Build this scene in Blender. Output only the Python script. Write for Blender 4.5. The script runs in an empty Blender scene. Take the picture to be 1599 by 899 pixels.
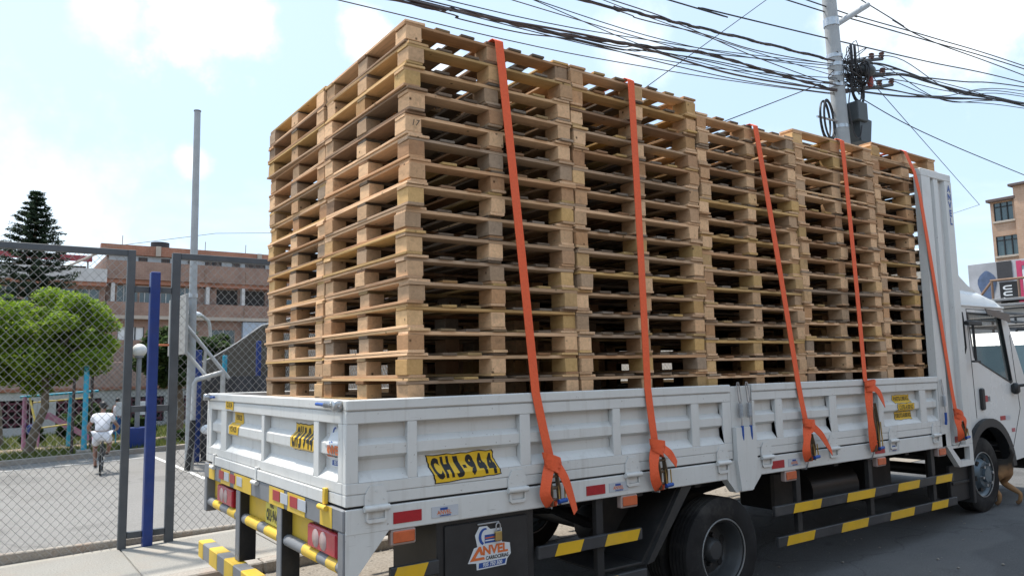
import bpy, bmesh, math, random
import numpy as np
from mathutils import Vector, Matrix
from mathutils.geometry import tessellate_polygon

random.seed(11)
rng = np.random.default_rng(11)
S = bpy.context.scene
COL = S.collection
R = math.radians

# ------------------------------------------------------------------ camera
cd = bpy.data.cameras.new('camera'); cam = bpy.data.objects.new('camera', cd); COL.objects.link(cam)
rt = Vector((0.81859, -0.57404, -0.01956)); up = Vector((-0.04666, -0.10039, 0.99385)); fw = Vector((0.57248, 0.81265, 0.10896))
M3 = Matrix((rt, up, -fw)).transposed()
cam.matrix_world = Matrix.Translation((-1.48163, -3.53196, 1.51411)) @ M3.to_4x4()
cd.sensor_width = 36; cd.lens = 26.607; cd.clip_start = 0.05; cd.clip_end = 2000
S.camera = cam

# ------------------------------------------------------------------ sky, sun, exposure
SUN_EL, SUN_AZ = 66.0, -24.0            # azimuth measured from +Y towards +X
wd = bpy.data.worlds.new('World'); S.world = wd; wd.use_nodes = True
nt = wd.node_tree; nt.nodes.clear()
def wn(t, **k):
    n = nt.nodes.new(t)
    for a, b in k.items(): setattr(n, a, b)
    return n
sky = wn('ShaderNodeTexSky', sky_type='NISHITA', sun_disc=False)
sky.sun_elevation = R(SUN_EL); sky.sun_rotation = R(SUN_AZ); sky.altitude = 100
sky.air_density = 1.0; sky.dust_density = 2.6; sky.ozone_density = 1.6
tc = wn('ShaderNodeTexCoord')
sep = wn('ShaderNodeSeparateXYZ'); nt.links.new(tc.outputs['Generated'], sep.inputs[0])
def wmath(op, a, b=None):
    n = wn('ShaderNodeMath', operation=op)
    for i, v in enumerate((a, b)):
        if v is None: continue
        if isinstance(v, (int, float)): n.inputs[i].default_value = v
        else: nt.links.new(v, n.inputs[i])
    return n.outputs[0]
zz = wmath('ADD', wmath('MAXIMUM', sep.outputs[2], 0.0), 0.22)
cmb = wn('ShaderNodeCombineXYZ')
nt.links.new(wmath('DIVIDE', sep.outputs[0], zz), cmb.inputs[0])
nt.links.new(wmath('DIVIDE', sep.outputs[1], zz), cmb.inputs[1])
mp = wn('ShaderNodeMapping'); mp.inputs['Location'].default_value = (1.15, 0.42, 0); nt.links.new(cmb.outputs[0], mp.inputs[0])
n1 = wn('ShaderNodeTexNoise'); n1.inputs['Scale'].default_value = 1.7; n1.inputs['Detail'].default_value = 9; n1.inputs['Roughness'].default_value = 0.56; n1.inputs['Distortion'].default_value = 0.25
nt.links.new(mp.outputs[0], n1.inputs['Vector'])
n2 = wn('ShaderNodeTexNoise'); n2.inputs['Scale'].default_value = 0.55; n2.inputs['Detail'].default_value = 4
nt.links.new(mp.outputs[0], n2.inputs['Vector'])
rp1 = wn('ShaderNodeValToRGB'); rp1.color_ramp.elements[0].position = 0.53; rp1.color_ramp.elements[1].position = 0.70
nt.links.new(n1.outputs[0], rp1.inputs[0])
rp2 = wn('ShaderNodeValToRGB'); rp2.color_ramp.elements[0].position = 0.36; rp2.color_ramp.elements[1].position = 0.66
nt.links.new(n2.outputs[0], rp2.inputs[0])
# cumulus patches: soft balls of directions eaten away by the noise, over thin high haze
nb_ = wn('ShaderNodeTexNoise'); nb_.inputs['Scale'].default_value = 13.0; nb_.inputs['Detail'].default_value = 8; nb_.inputs['Roughness'].default_value = 0.6
nt.links.new(tc.outputs['Generated'], nb_.inputs['Vector'])
cl = wmath('MULTIPLY', rp1.outputs[0], 0.18)
for d, r, k in (((.195, .889, .415), .085, 1.0), ((.10, .91, .405), .05, .5), ((.24, .88, .41), .05, .9), ((.375, .831, .411), .042, 1.0), ((.47, .797, .379), .045, .6), ((.86, .35, .375), .11, .75), ((.80, .44, .41), .08, .6), ((.65, .65, .40), .06, .4), ((.0, .98, .16), .20, .35), ((.20, .945, .26), .025, .6), ((-.5, .75, .45), .2, .9), ((.9, -.2, .4), .2, .9), ((.3, -.85, .42), .22, .9), ((-.85, -.2, .5), .2, .8), ((-.2, .3, .93), .25, .6)):
    vd = wn('ShaderNodeVectorMath', operation='DISTANCE'); nt.links.new(tc.outputs['Generated'], vd.inputs[0]); vd.inputs[1].default_value = Vector(d).normalized()
    v = wmath('ADD', wmath('SUBTRACT', 1.0, wmath('DIVIDE', vd.outputs['Value'], r)), wmath('MULTIPLY', wmath('SUBTRACT', nb_.outputs[0], 0.5), 2.2))
    mr_ = wn('ShaderNodeMapRange', interpolation_type='SMOOTHSTEP'); nt.links.new(v, mr_.inputs[0]); mr_.inputs[1].default_value = -0.05; mr_.inputs[2].default_value = 0.85; mr_.inputs[4].default_value = k
    cl = wmath('MAXIMUM', cl, mr_.outputs[0])
cl = wmath('MINIMUM', wmath('ADD', cl, wmath('MULTIPLY', rp2.outputs[0], 0.07)), 1.0)
hz = wn('ShaderNodeMix', data_type='RGBA'); hz.inputs[0].default_value = 0.55; nt.links.new(sky.outputs[0], hz.inputs[6]); hz.inputs[7].default_value = (4.0, 5.3, 6.6, 1)
mix = wn('ShaderNodeMix', data_type='RGBA')
nt.links.new(cl, mix.inputs[0]); nt.links.new(hz.outputs[2], mix.inputs[6]); mix.inputs[7].default_value = (6.9, 7.1, 7.2, 1)
bg = wn('ShaderNodeBackground'); bg.inputs[1].default_value = 0.103
out = wn('ShaderNodeOutputWorld')
nt.links.new(mix.outputs[2], bg.inputs[0]); nt.links.new(bg.outputs[0], out.inputs[0])

sl = bpy.data.lights.new('sun', 'SUN'); sun = bpy.data.objects.new('sun', sl); COL.objects.link(sun)
sl.energy = 2.6; sl.angle = R(3.0); sl.color = (1.0, 0.95, 0.87)
sd = Vector((math.sin(R(SUN_AZ)) * math.cos(R(SUN_EL)), math.cos(R(SUN_AZ)) * math.cos(R(SUN_EL)), math.sin(R(SUN_EL))))
sun.rotation_euler = sd.to_track_quat('Z', 'Y').to_euler(); sun.location = (0, 8, 14)
vs = S.view_settings; vs.view_transform = 'Standard'; vs.look = 'None'; vs.gamma = 1; vs.exposure = 1.06
S.cycles.max_bounces = 7; S.cycles.diffuse_bounces = 1; S.cycles.glossy_bounces = 3; S.cycles.transparent_max_bounces = 12

# ------------------------------------------------------------------ materials
MATS = {}
def srgb(r, g, b):
    f = lambda c: (c / 255 / 12.92) if c <= 10 else ((c / 255 + 0.055) / 1.055) ** 2.4
    return (f(r), f(g), f(b))
class NB:
    def __init__(s, name):
        s.m = bpy.data.materials.new(name); s.m.use_nodes = True; s.t = s.m.node_tree
        s.b = s.t.nodes['Principled BSDF']
    def n(s, t, **k):
        x = s.t.nodes.new(t)
        for a, b in k.items():
            if a in x.bl_rna.properties: setattr(x, a, b)
            else: x.inputs[a.replace('_', ' ')].default_value = b
        return x
    def l(s, a, b): s.t.links.new(a, b)
    def coord(s, scale=(1, 1, 1), rand=True, kind='Object'):
        c = s.n('ShaderNodeTexCoord'); m = s.n('ShaderNodeMapping'); m.inputs['Scale'].default_value = scale
        if rand:
            o = s.n('ShaderNodeObjectInfo'); v = s.n('ShaderNodeVectorMath', operation='MULTIPLY_ADD')
            cb = s.n('ShaderNodeCombineXYZ')
            for i in range(3): s.l(o.outputs['Random'], cb.inputs[i])
            s.l(cb.outputs[0], v.inputs[0]); v.inputs[1].default_value = (37, 51, 23); s.l(c.outputs[kind], v.inputs[2]); s.l(v.outputs[0], m.inputs[0])
        else: s.l(c.outputs[kind], m.inputs[0])
        return m.outputs[0]
    def ramp(s, src, stops):
        r = s.n('ShaderNodeValToRGB'); e = r.color_ramp.elements
        while len(e) < len(stops): e.new(0.5)
        for i, (p, c) in enumerate(stops): e[i].position = p; e[i].color = (*c, 1)
        s.l(src, r.inputs[0]); return r.outputs[0]
    def mixc(s, f, a, b, blend='MIX'):
        m = s.n('ShaderNodeMix', data_type='RGBA', blend_type=blend)
        for i, v in ((0, f), (6, a), (7, b)):
            if isinstance(v, (int, float)): m.inputs[i].default_value = v
            elif isinstance(v, tuple): m.inputs[i].default_value = (*v, 1)
            else: s.l(v, m.inputs[i])
        return m.outputs[2]
    def bump(s, h, strength=0.3, dist=0.01):
        b = s.n('ShaderNodeBump'); b.inputs['Strength'].default_value = strength; b.inputs['Distance'].default_value = dist
        s.l(h, b.inputs['Height']); s.l(b.outputs[0], s.b.inputs['Normal'])
def plain(name, col, rough=0.6, metal=0.0, var=0.12, scale=6.0, rand=0.0, bump=0.0, dirt=None, dscale=2.5, damt=0.5, spec=0.5):
    """base colour with two octaves of mottling, optional dirt stains, optional per-object brightness"""
    if name in MATS: return MATS[name]
    b = NB(name); co = b.coord()
    n = b.n('ShaderNodeTexNoise', Scale=scale, Detail=6.0, Roughness=0.62); b.l(co, n.inputs['Vector'])
    c = b.ramp(n.outputs[0], [(0.28, tuple(max(0, x * (1 - var)) for x in col)), (0.72, tuple(min(1, x * (1 + var)) for x in col))])
    if dirt:
        d = b.n('ShaderNodeTexNoise', Scale=dscale, Detail=8.0, Roughness=0.7); b.l(co, d.inputs['Vector'])
        f = b.ramp(d.outputs[0], [(0.50, (0, 0, 0)), (0.78, (damt,) * 3)]); c = b.mixc(f, c, dirt)
    if rand:
        o = b.n('ShaderNodeObjectInfo'); h = b.n('ShaderNodeHueSaturation'); mr = b.n('ShaderNodeMapRange')
        b.l(o.outputs['Random'], mr.inputs[0]); mr.inputs[3].default_value = 1 - rand; mr.inputs[4].default_value = 1 + rand
        b.l(mr.outputs[0], h.inputs['Value']); b.l(c, h.inputs['Color']); c = h.outputs[0]
    b.l(c, b.b.inputs['Base Color'])
    rr = b.n('ShaderNodeMapRange'); b.l(n.outputs[0], rr.inputs[0]); rr.inputs[3].default_value = max(0.03, rough - 0.08); rr.inputs[4].default_value = min(1, rough + 0.1)
    b.l(rr.outputs[0], b.b.inputs['Roughness'])
    b.b.inputs['Metallic'].default_value = metal
    b.b.inputs['Specular IOR Level'].default_value = spec
    if bump: b.bump(n.outputs[0], bump, 0.01)
    MATS[name] = b.m; return b.m
def wood(name, sc, tone):
    b = NB(name); co = b.coord(sc)
    n = b.n('ShaderNodeTexNoise', Scale=5.0, Detail=7.0, Roughness=0.65, Distortion=0.6); b.l(co, n.inputs['Vector'])
    w = b.n('ShaderNodeTexNoise', Scale=1.1, Detail=3.0); b.l(co, w.inputs['Vector'])
    base = b.ramp(n.outputs[0], [(0.22, tuple(x * 0.72 for x in tone)), (0.45, tone), (0.75, tuple(min(1, x * 1.22) for x in tone))])
    o = b.n('ShaderNodeObjectInfo')
    def frac(k):
        m = b.n('ShaderNodeMath', operation='MULTIPLY'); m.inputs[1].default_value = k; b.l(o.outputs['Random'], m.inputs[0])
        f = b.n('ShaderNodeMath', operation='FRACT'); b.l(m.outputs[0], f.inputs[0]); return f.outputs[0]
    g = b.ramp(frac(7.31), [(0.58, (0, 0, 0)), (1.0, (0.78,) * 3)])
    grey = b.mixc(n.outputs[0], (0.13, 0.105, 0.085), (0.34, 0.28, 0.22))
    c = b.mixc(g, base, grey)
    og = b.ramp(frac(13.7), [(0.60, (0, 0, 0)), (0.95, (0.62,) * 3)])
    c = b.mixc(og, c, b.mixc(n.outputs[0], (0.26, 0.10, 0.035), (0.52, 0.25, 0.10)))
    yg = b.ramp(frac(3.77), [(0.74, (0, 0, 0)), (0.96, (0.7,) * 3)])
    c = b.mixc(yg, c, b.mixc(n.outputs[0], (0.50, 0.28, 0.07), (0.78, 0.52, 0.20)))
    st = b.ramp(w.outputs[0], [(0.62, (0, 0, 0)), (0.80, (0.42,) * 3)])
    c = b.mixc(st, c, (0.14, 0.10, 0.07))
    h = b.n('ShaderNodeHueSaturation'); mr = b.n('ShaderNodeMapRange'); b.l(o.outputs['Random'], mr.inputs[0])
    mr.inputs[3].default_value = 0.80; mr.inputs[4].default_value = 1.24; b.l(mr.outputs[0], h.inputs['Value']); b.l(c, h.inputs['Color'])
    # knots
    k = b.n('ShaderNodeTexVoronoi', Scale=9.0); b.l(b.coord((1, 1, 1)), k.inputs['Vector'])
    kk = b.ramp(k.outputs['Distance'], [(0.03, (1, 1, 1)), (0.10, (0, 0, 0))])
    c = b.mixc(kk, h.outputs[0], (0.09, 0.045, 0.02))
    b.l(c, b.b.inputs['Base Color']); b.b.inputs['Roughness'].default_value = 0.82; b.b.inputs['Specular IOR Level'].default_value = 0.2
    b.bump(n.outputs[0], 0.35, 0.004)
    return b.m
TONE = (0.72, 0.455, 0.265)
WX = wood('wood_along_x', (1.2, 14, 14), TONE); WY = wood('wood_along_y', (14, 1.2, 14), (0.71, 0.45, 0.262)); WB = wood('wood_block', (9, 3.0, 9), (0.74, 0.465, 0.262)); WYD = wood('wood_weathered_shaded', (14, 1.2, 14), (0.165, 0.118, 0.08))  # WYD: weathered inner boards, darkened further so the gaps' shade is painted in
def worn_white():
    b = NB('truck_white_paint'); co = b.coord(rand=False)
    n = b.n('ShaderNodeTexNoise', Scale=2.2, Detail=8.0, Roughness=0.65); b.l(co, n.inputs['Vector'])
    st = b.n('ShaderNodeTexNoise', Scale=1.0, Detail=6.0, Roughness=0.6); b.l(b.coord((16, 16, 1.4), False), st.inputs['Vector'])
    sp = b.n('ShaderNodeTexNoise', Scale=55.0, Detail=3.0, Roughness=0.5); b.l(co, sp.inputs['Vector'])
    sc = b.n('ShaderNodeTexNoise', Scale=7.0, Detail=2.0); b.l(b.coord((1.2, 1.2, 26), False), sc.inputs['Vector'])
    c = b.ramp(n.outputs[0], [(0.3, (0.70, 0.69, 0.65)), (0.7, (0.78, 0.77, 0.735))])
    c = b.mixc(b.ramp(n.outputs[0], [(0.56, (0, 0, 0)), (0.80, (0.38,) * 3)]), c, (0.40, 0.36, 0.30))
    c = b.mixc(b.ramp(st.outputs[0], [(0.55, (0, 0, 0)), (0.74, (0.34,) * 3)]), c, (0.42, 0.38, 0.32))
    c = b.mixc(b.ramp(sp.outputs[0], [(0.70, (0, 0, 0)), (0.76, (0.55,) * 3)]), c, (0.22, 0.16, 0.11))
    c = b.mixc(b.ramp(sc.outputs[0], [(0.73, (0, 0, 0)), (0.76, (0.4,) * 3)]), c, (0.30, 0.28, 0.26))
    b.l(c, b.b.inputs['Base Color']); r = b.n('ShaderNodeMapRange'); b.l(n.outputs[0], r.inputs[0]); r.inputs[3].default_value = 0.30; r.inputs[4].default_value = 0.58; b.l(r.outputs[0], b.b.inputs['Roughness'])
    b.bump(sp.outputs[0], 0.06, 0.003); MATS['truck_white_paint'] = b.m; return b.m
WHITE = worn_white()
WHITE2 = plain('cab_white_paint', (0.78, 0.78, 0.755), 0.25, var=0.02, scale=2, dirt=(0.55, 0.52, 0.46), damt=0.3)
BLACK = plain('chassis_black', (0.022, 0.022, 0.023), 0.55, var=0.3, scale=9, dirt=(0.10, 0.09, 0.075), damt=0.5)
PLASTIC = plain('black_plastic', (0.02, 0.021, 0.023), 0.5, var=0.15)
BOXBLK = plain('toolbox_black_paint', (0.025, 0.025, 0.026), 0.38, var=0.25, dirt=(0.09, 0.085, 0.08), damt=0.35)
YEL = plain('yellow_paint', (0.80, 0.47, 0.015), 0.48, var=0.08, dirt=(0.35, 0.27, 0.13), damt=0.4)
YELT = plain('tail_yellow_paint', (0.80, 0.52, 0.05), 0.5, var=0.1, dirt=(0.45, 0.36, 0.2), damt=0.55)
GREYP = plain('grey_paint', (0.22, 0.225, 0.235), 0.5, var=0.15, dirt=(0.34, 0.31, 0.27), damt=0.5)
DARKP = plain('stripe_dark_paint', (0.045, 0.045, 0.047), 0.5, var=0.25, dirt=(0.2, 0.19, 0.17), damt=0.45)
STICK = plain('sticker_yellow', (0.85, 0.52, 0.02), 0.4, var=0.05)
INK = plain('sticker_black', (0.012, 0.012, 0.012), 0.45, var=0.1)
BLUEI = plain('sticker_blue', (0.02, 0.08, 0.33), 0.4, var=0.05)
ORI = plain('sticker_orange', (0.75, 0.17, 0.04), 0.4, var=0.05)
STW = plain('sticker_white', (0.75, 0.77, 0.78), 0.4, var=0.04)
RED = plain('reflector_red', (0.42, 0.012, 0.02), 0.3, var=0.12, scale=40)
REFW = plain('reflector_silver', (0.55, 0.57, 0.60), 0.35, var=0.08)
LAMPR = plain('lamp_red', (0.46, 0.012, 0.03), 0.2, var=0.15, scale=14, dirt=(0.45, 0.25, 0.25), damt=0.25)
LAMPC = plain('lamp_clear', (0.50, 0.36, 0.34), 0.2, var=0.1)
AMBER = plain('marker_amber', (0.62, 0.13, 0.04), 0.2, var=0.15, scale=18)
HOUS = plain('marker_housing', (0.45, 0.34, 0.30), 0.45)
RUBBER = plain('tyre_rubber', (0.022, 0.021, 0.021), 0.8, var=0.35, scale=8, dirt=(0.13, 0.12, 0.105), damt=0.6, spec=0.25)
RIM = plain('rim_grey', (0.075, 0.078, 0.08), 0.45, 0.35, var=0.2, dirt=(0.07, 0.065, 0.06), damt=0.7)
RIMF = plain('front_rim_silver', (0.11, 0.145, 0.17), 0.38, 0.4, var=0.2, dirt=(0.07, 0.065, 0.06), damt=0.5)
STEEL = plain('galvanised_steel', (0.48, 0.49, 0.50), 0.32, 0.85, var=0.2, scale=20)
BRASS = plain('brass', (0.50, 0.35, 0.13), 0.34, 0.75, var=0.2)
RUSTY = plain('rusty_ratchet_steel', (0.17, 0.12, 0.075), 0.5, 0.5, var=0.4, scale=24)
BLUEG = plain('blue_grip', (0.015, 0.085, 0.36), 0.4, var=0.1)
ORANGE = plain('orange_webbing', (0.98, 0.14, 0.045), 0.7, var=0.10, scale=60, bump=0.4, dirt=(0.66, 0.13, 0.06), dscale=5.0, damt=0.4)
FENCE = plain('fence_grey_paint', (0.085, 0.095, 0.105), 0.5, var=0.15, dirt=(0.2, 0.19, 0.18), damt=0.3)
WIRE = plain('fence_wire', (0.36, 0.36, 0.345), 0.55, 0.15, var=0.2, dirt=(0.34, 0.24, 0.16), damt=0.4)
BLUEP = plain('blue_post_paint', (0.012, 0.042, 0.21), 0.4, var=0.15, dirt=(0.07, 0.07, 0.15), damt=0.4)
CYAN = plain('cyan_paint', (0.03, 0.36, 0.52), 0.45, var=0.1)
PINK = plain('pink_paint', (0.46, 0.21, 0.32), 0.45, var=0.1)
PYEL = plain('play_yellow', (0.62, 0.48, 0.10), 0.5, var=0.1)
WPIPE = plain('white_pipe', (0.47, 0.46, 0.44), 0.5, var=0.08, dirt=(0.35, 0.30, 0.25), damt=0.4)
POLE = plain('pole_concrete', (0.40, 0.41, 0.41), 0.75, var=0.12, scale=4, dirt=(0.25, 0.24, 0.23), damt=0.4)
CABLE = plain('cable_black', (0.03, 0.028, 0.03), 0.6, var=0.3)
CABLEB = plain('cable_brown', (0.085, 0.06, 0.055), 0.6, var=0.3)
BOXG = plain('junction_box', (0.045, 0.052, 0.055), 0.5, var=0.2)
INSUL = plain('porcelain_brown', (0.12, 0.06, 0.05), 0.35)
def glass(name, tint, rough=0.04, alpha=0.35):
    b = NB(name); b.b.inputs['Base Color'].default_value = (*tint, 1); b.b.inputs['Roughness'].default_value = rough
    b.b.inputs['Alpha'].default_value = alpha; b.b.inputs['IOR'].default_value = 1.5; b.b.inputs['Specular IOR Level'].default_value = 0.8
    MATS[name] = b.m; return b.m
GLASS = glass('cab_glass', (0.10, 0.14, 0.14), 0.03, 0.16)
WGLASS = plain('window_glass', (0.07, 0.10, 0.11), 0.08, var=0.3, scale=0.8, spec=0.9)
TGLASS = plain('tinted_window_glass', (0.055, 0.095, 0.105), 0.07, var=0.25, scale=0.7, spec=0.9)
SKIN = plain('skin', (0.28, 0.135, 0.085), 0.55, var=0.08)
CLOTH = plain('white_cotton', (0.74, 0.74, 0.77), 0.85, var=0.05, scale=8)
HAIR = plain('black_hair', (0.012, 0.011, 0.011), 0.5)
DSHOE = plain('dark_shoe', (0.03, 0.02, 0.02), 0.6)

# ------------------------------------------------------------------ builders
class MB:
    def __init__(s): s.v = []; s.f = []; s.mi = []; s.cur = 0
    def add(s, vs, fs):
        o = len(s.v); s.v += [tuple(p) for p in vs]; s.f += [tuple(i + o for i in f) for f in fs]; s.mi += [s.cur] * len(fs); return s
    def box(s, x0, x1, y0, y1, z0, z1):
        return s.add([(x, y, z) for x in (x0, x1) for y in (y0, y1) for z in (z0, z1)],
                     [(0, 1, 3, 2), (4, 6, 7, 5), (0, 4, 5, 1), (2, 3, 7, 6), (0, 2, 6, 4), (1, 5, 7, 3)])
    def cbox(s, x0, x1, y0, y1, z0, z1, c=0.004):
        """box with chamfered edges"""
        bm = bmesh.new(); bmesh.ops.create_cube(bm, size=1)
        for v in bm.verts: v.co = Vector(((x0 + x1) / 2 + v.co.x * (x1 - x0), (y0 + y1) / 2 + v.co.y * (y1 - y0), (z0 + z1) / 2 + v.co.z * (z1 - z0)))
        c = min(c, 0.45 * min(x1 - x0, y1 - y0, z1 - z0))
        bmesh.ops.bevel(bm, geom=bm.edges[:], offset=c, segments=1, affect='EDGES')
        s.bm(bm); return s
    def bm(s, bm):
        bm.verts.index_update(); s.add([v.co[:] for v in bm.verts], [[v.index for v in f.verts] for f in bm.faces]); bm.free(); return s
    def tube(s, pts, r, n=8, closed=False, caps=True):
        pts = [Vector(p) for p in pts]; k = len(pts); rr = r if isinstance(r, (list, tuple)) else [r] * k
        o = []; prev = None
        for i, p in enumerate(pts):
            a = pts[(i - 1) % k] if (closed or i > 0) else p; b = pts[(i + 1) % k] if (closed or i < k - 1) else p
            d = (b - a).normalized()
            if prev is None:
                u = d.orthogonal().normalized()
            else:
                u = (prev - d * prev.dot(d)); u = u.normalized() if u.length > 1e-6 else d.orthogonal().normalized()
            prev = u; w = d.cross(u)
            o += [p + (u * math.cos(2 * math.pi * j / n) + w * math.sin(2 * math.pi * j / n)) * rr[i] for j in range(n)]
        f = []
        for i in range(k if closed else k - 1):
            for j in range(n):
                a = i * n + j; b = i * n + (j + 1) % n; c = ((i + 1) % k) * n + (j + 1) % n; d = ((i + 1) % k) * n + j
                f.append((a, b, c, d))
        if caps and not closed: f += [tuple(range(n))[::-1], tuple(range((k - 1) * n, k * n))]
        return s.add(o, f)
    def plate(s, outer, holes, d0, d1, fn):
        """flat plate with holes; 2-D loops mapped by fn(u, v, depth)"""
        loops = [list(outer)] + [list(h) for h in holes]; flat = [p for l in loops for p in l]
        tr = tessellate_polygon([[Vector((p[0], p[1], 0)) for p in l] for l in loops]); n = len(flat)
        vs = [fn(p[0], p[1], d0) for p in flat] + [fn(p[0], p[1], d1) for p in flat]
        fs = [tuple(t) for t in tr] + [tuple(i + n for i in t[::-1]) for t in tr]; o = 0
        for l in loops:
            k = len(l)
            for i in range(k): a = o + i; b = o + (i + 1) % k; fs.append((a, b, b + n, a + n))
            o += k
        return s.add(vs, fs)
    def lathe(s, prof, origin, axis, n=32, closed=False):
        """prof: (radius, along) pairs"""
        ax = Vector(axis).normalized(); u = ax.orthogonal().normalized(); w = ax.cross(u); o = Vector(origin); vs = []
        for r, h in prof: vs += [o + ax * h + (u * math.cos(2 * math.pi * j / n) + w * math.sin(2 * math.pi * j / n)) * r for j in range(n)]
        fs = []; k = len(prof)
        for i in range(k if closed else k - 1):
            for j in range(n):
                a = i * n + j; b = i * n + (j + 1) % n; i2 = (i + 1) % k; fs.append((a, b, i2 * n + (j + 1) % n, i2 * n + j))
        return s.add(vs, fs)
    def sphere(s, c, r, n=12, m=8, sc=(1, 1, 1)):
        vs = []; fs = []
        for i in range(m + 1):
            t = math.pi * i / m
            for j in range(n):
                p = 2 * math.pi * j / n; vs.append((c[0] + r * sc[0] * math.sin(t) * math.cos(p), c[1] + r * sc[1] * math.sin(t) * math.sin(p), c[2] + r * sc[2] * math.cos(t)))
        for i in range(m):
            for j in range(n): fs.append((i * n + j, i * n + (j + 1) % n, (i + 1) * n + (j + 1) % n, (i + 1) * n + j))
        return s.add(vs, fs)
    def mesh(s, name, mats, origin=(0, 0, 0), smooth=False, fix=True):
        me = bpy.data.meshes.new(name); ox, oy, oz = origin
        me.from_pydata([(a - ox, b - oy, c - oz) for a, b, c in s.v], [], s.f)
        for m in (mats if isinstance(mats, (list, tuple)) else [mats]): me.materials.append(m)
        if s.cur: me.polygons.foreach_set('material_index', s.mi)
        if fix:
            bm = bmesh.new(); bm.from_mesh(me); bmesh.ops.remove_doubles(bm, verts=bm.verts, dist=1e-6)
            bmesh.ops.recalc_face_normals(bm, faces=bm.faces)
            bm.to_mesh(me); bm.free()
        if smooth:
            me.shade_smooth()
            me.set_sharp_from_angle(angle=R(smooth if smooth > 1 else 38))
        me.update(); return me
    def build(s, name, mats, parent=None, smooth=False, fix=True):
        o = (0, 0, 0)
        if parent is not None: o = parent.get('_o', None) or (0, 0, 0); o = tuple(o)
        ob = bpy.data.objects.new(name, s.mesh(name, mats, o, smooth, fix)); COL.objects.link(ob)
        if parent is not None: ob.parent = parent; ob['_o'] = o
        return ob
def tag(o, label, cat, group=None):
    o['label'] = label; o['category'] = cat
    if group: o['group'] = group
    return o
def thing(name, loc, label, cat, group=None):
    e = bpy.data.objects.new(name, None); COL.objects.link(e); e.location = loc; e['_o'] = tuple(loc); e.empty_display_size = 0.2
    return tag(e, label, cat, group)
def struct(o): o['kind'] = 'structure'; return o
def inst(name, me, parent, loc, rot=(0, 0, 0), scale=None):
    o = bpy.data.objects.new(name, me); COL.objects.link(o); o.parent = parent; o.location = loc; o.rotation_euler = rot
    if scale: o.scale = scale
    return o
_tc = {}
def text_mb(txt, size, bold=0.0, shear=0.0, align='CENTER', space=1.0, sx=1.0):
    """flat letters as 2-D verts/faces"""
    cu = bpy.data.curves.new('t', 'FONT'); cu.body = txt; cu.size = size; cu.align_x = align; cu.align_y = 'CENTER'; cu.offset = bold; cu.shear = shear; cu.resolution_u = 4; cu.space_character = space
    ob = bpy.data.objects.new('t', cu); COL.objects.link(ob); dg = bpy.context.evaluated_depsgraph_get(); me = bpy.data.meshes.new_from_object(ob.evaluated_get(dg))
    vs = [(v.co.x * sx, v.co.y) for v in me.vertices]; fs = [tuple(p.vertices) for p in me.polygons]
    bpy.data.objects.remove(ob); bpy.data.curves.remove(cu); bpy.data.meshes.remove(me)
    return vs, fs
def gz(x): return 0.0265 * (max(-25, min(25, x)) - 6.8)

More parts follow.
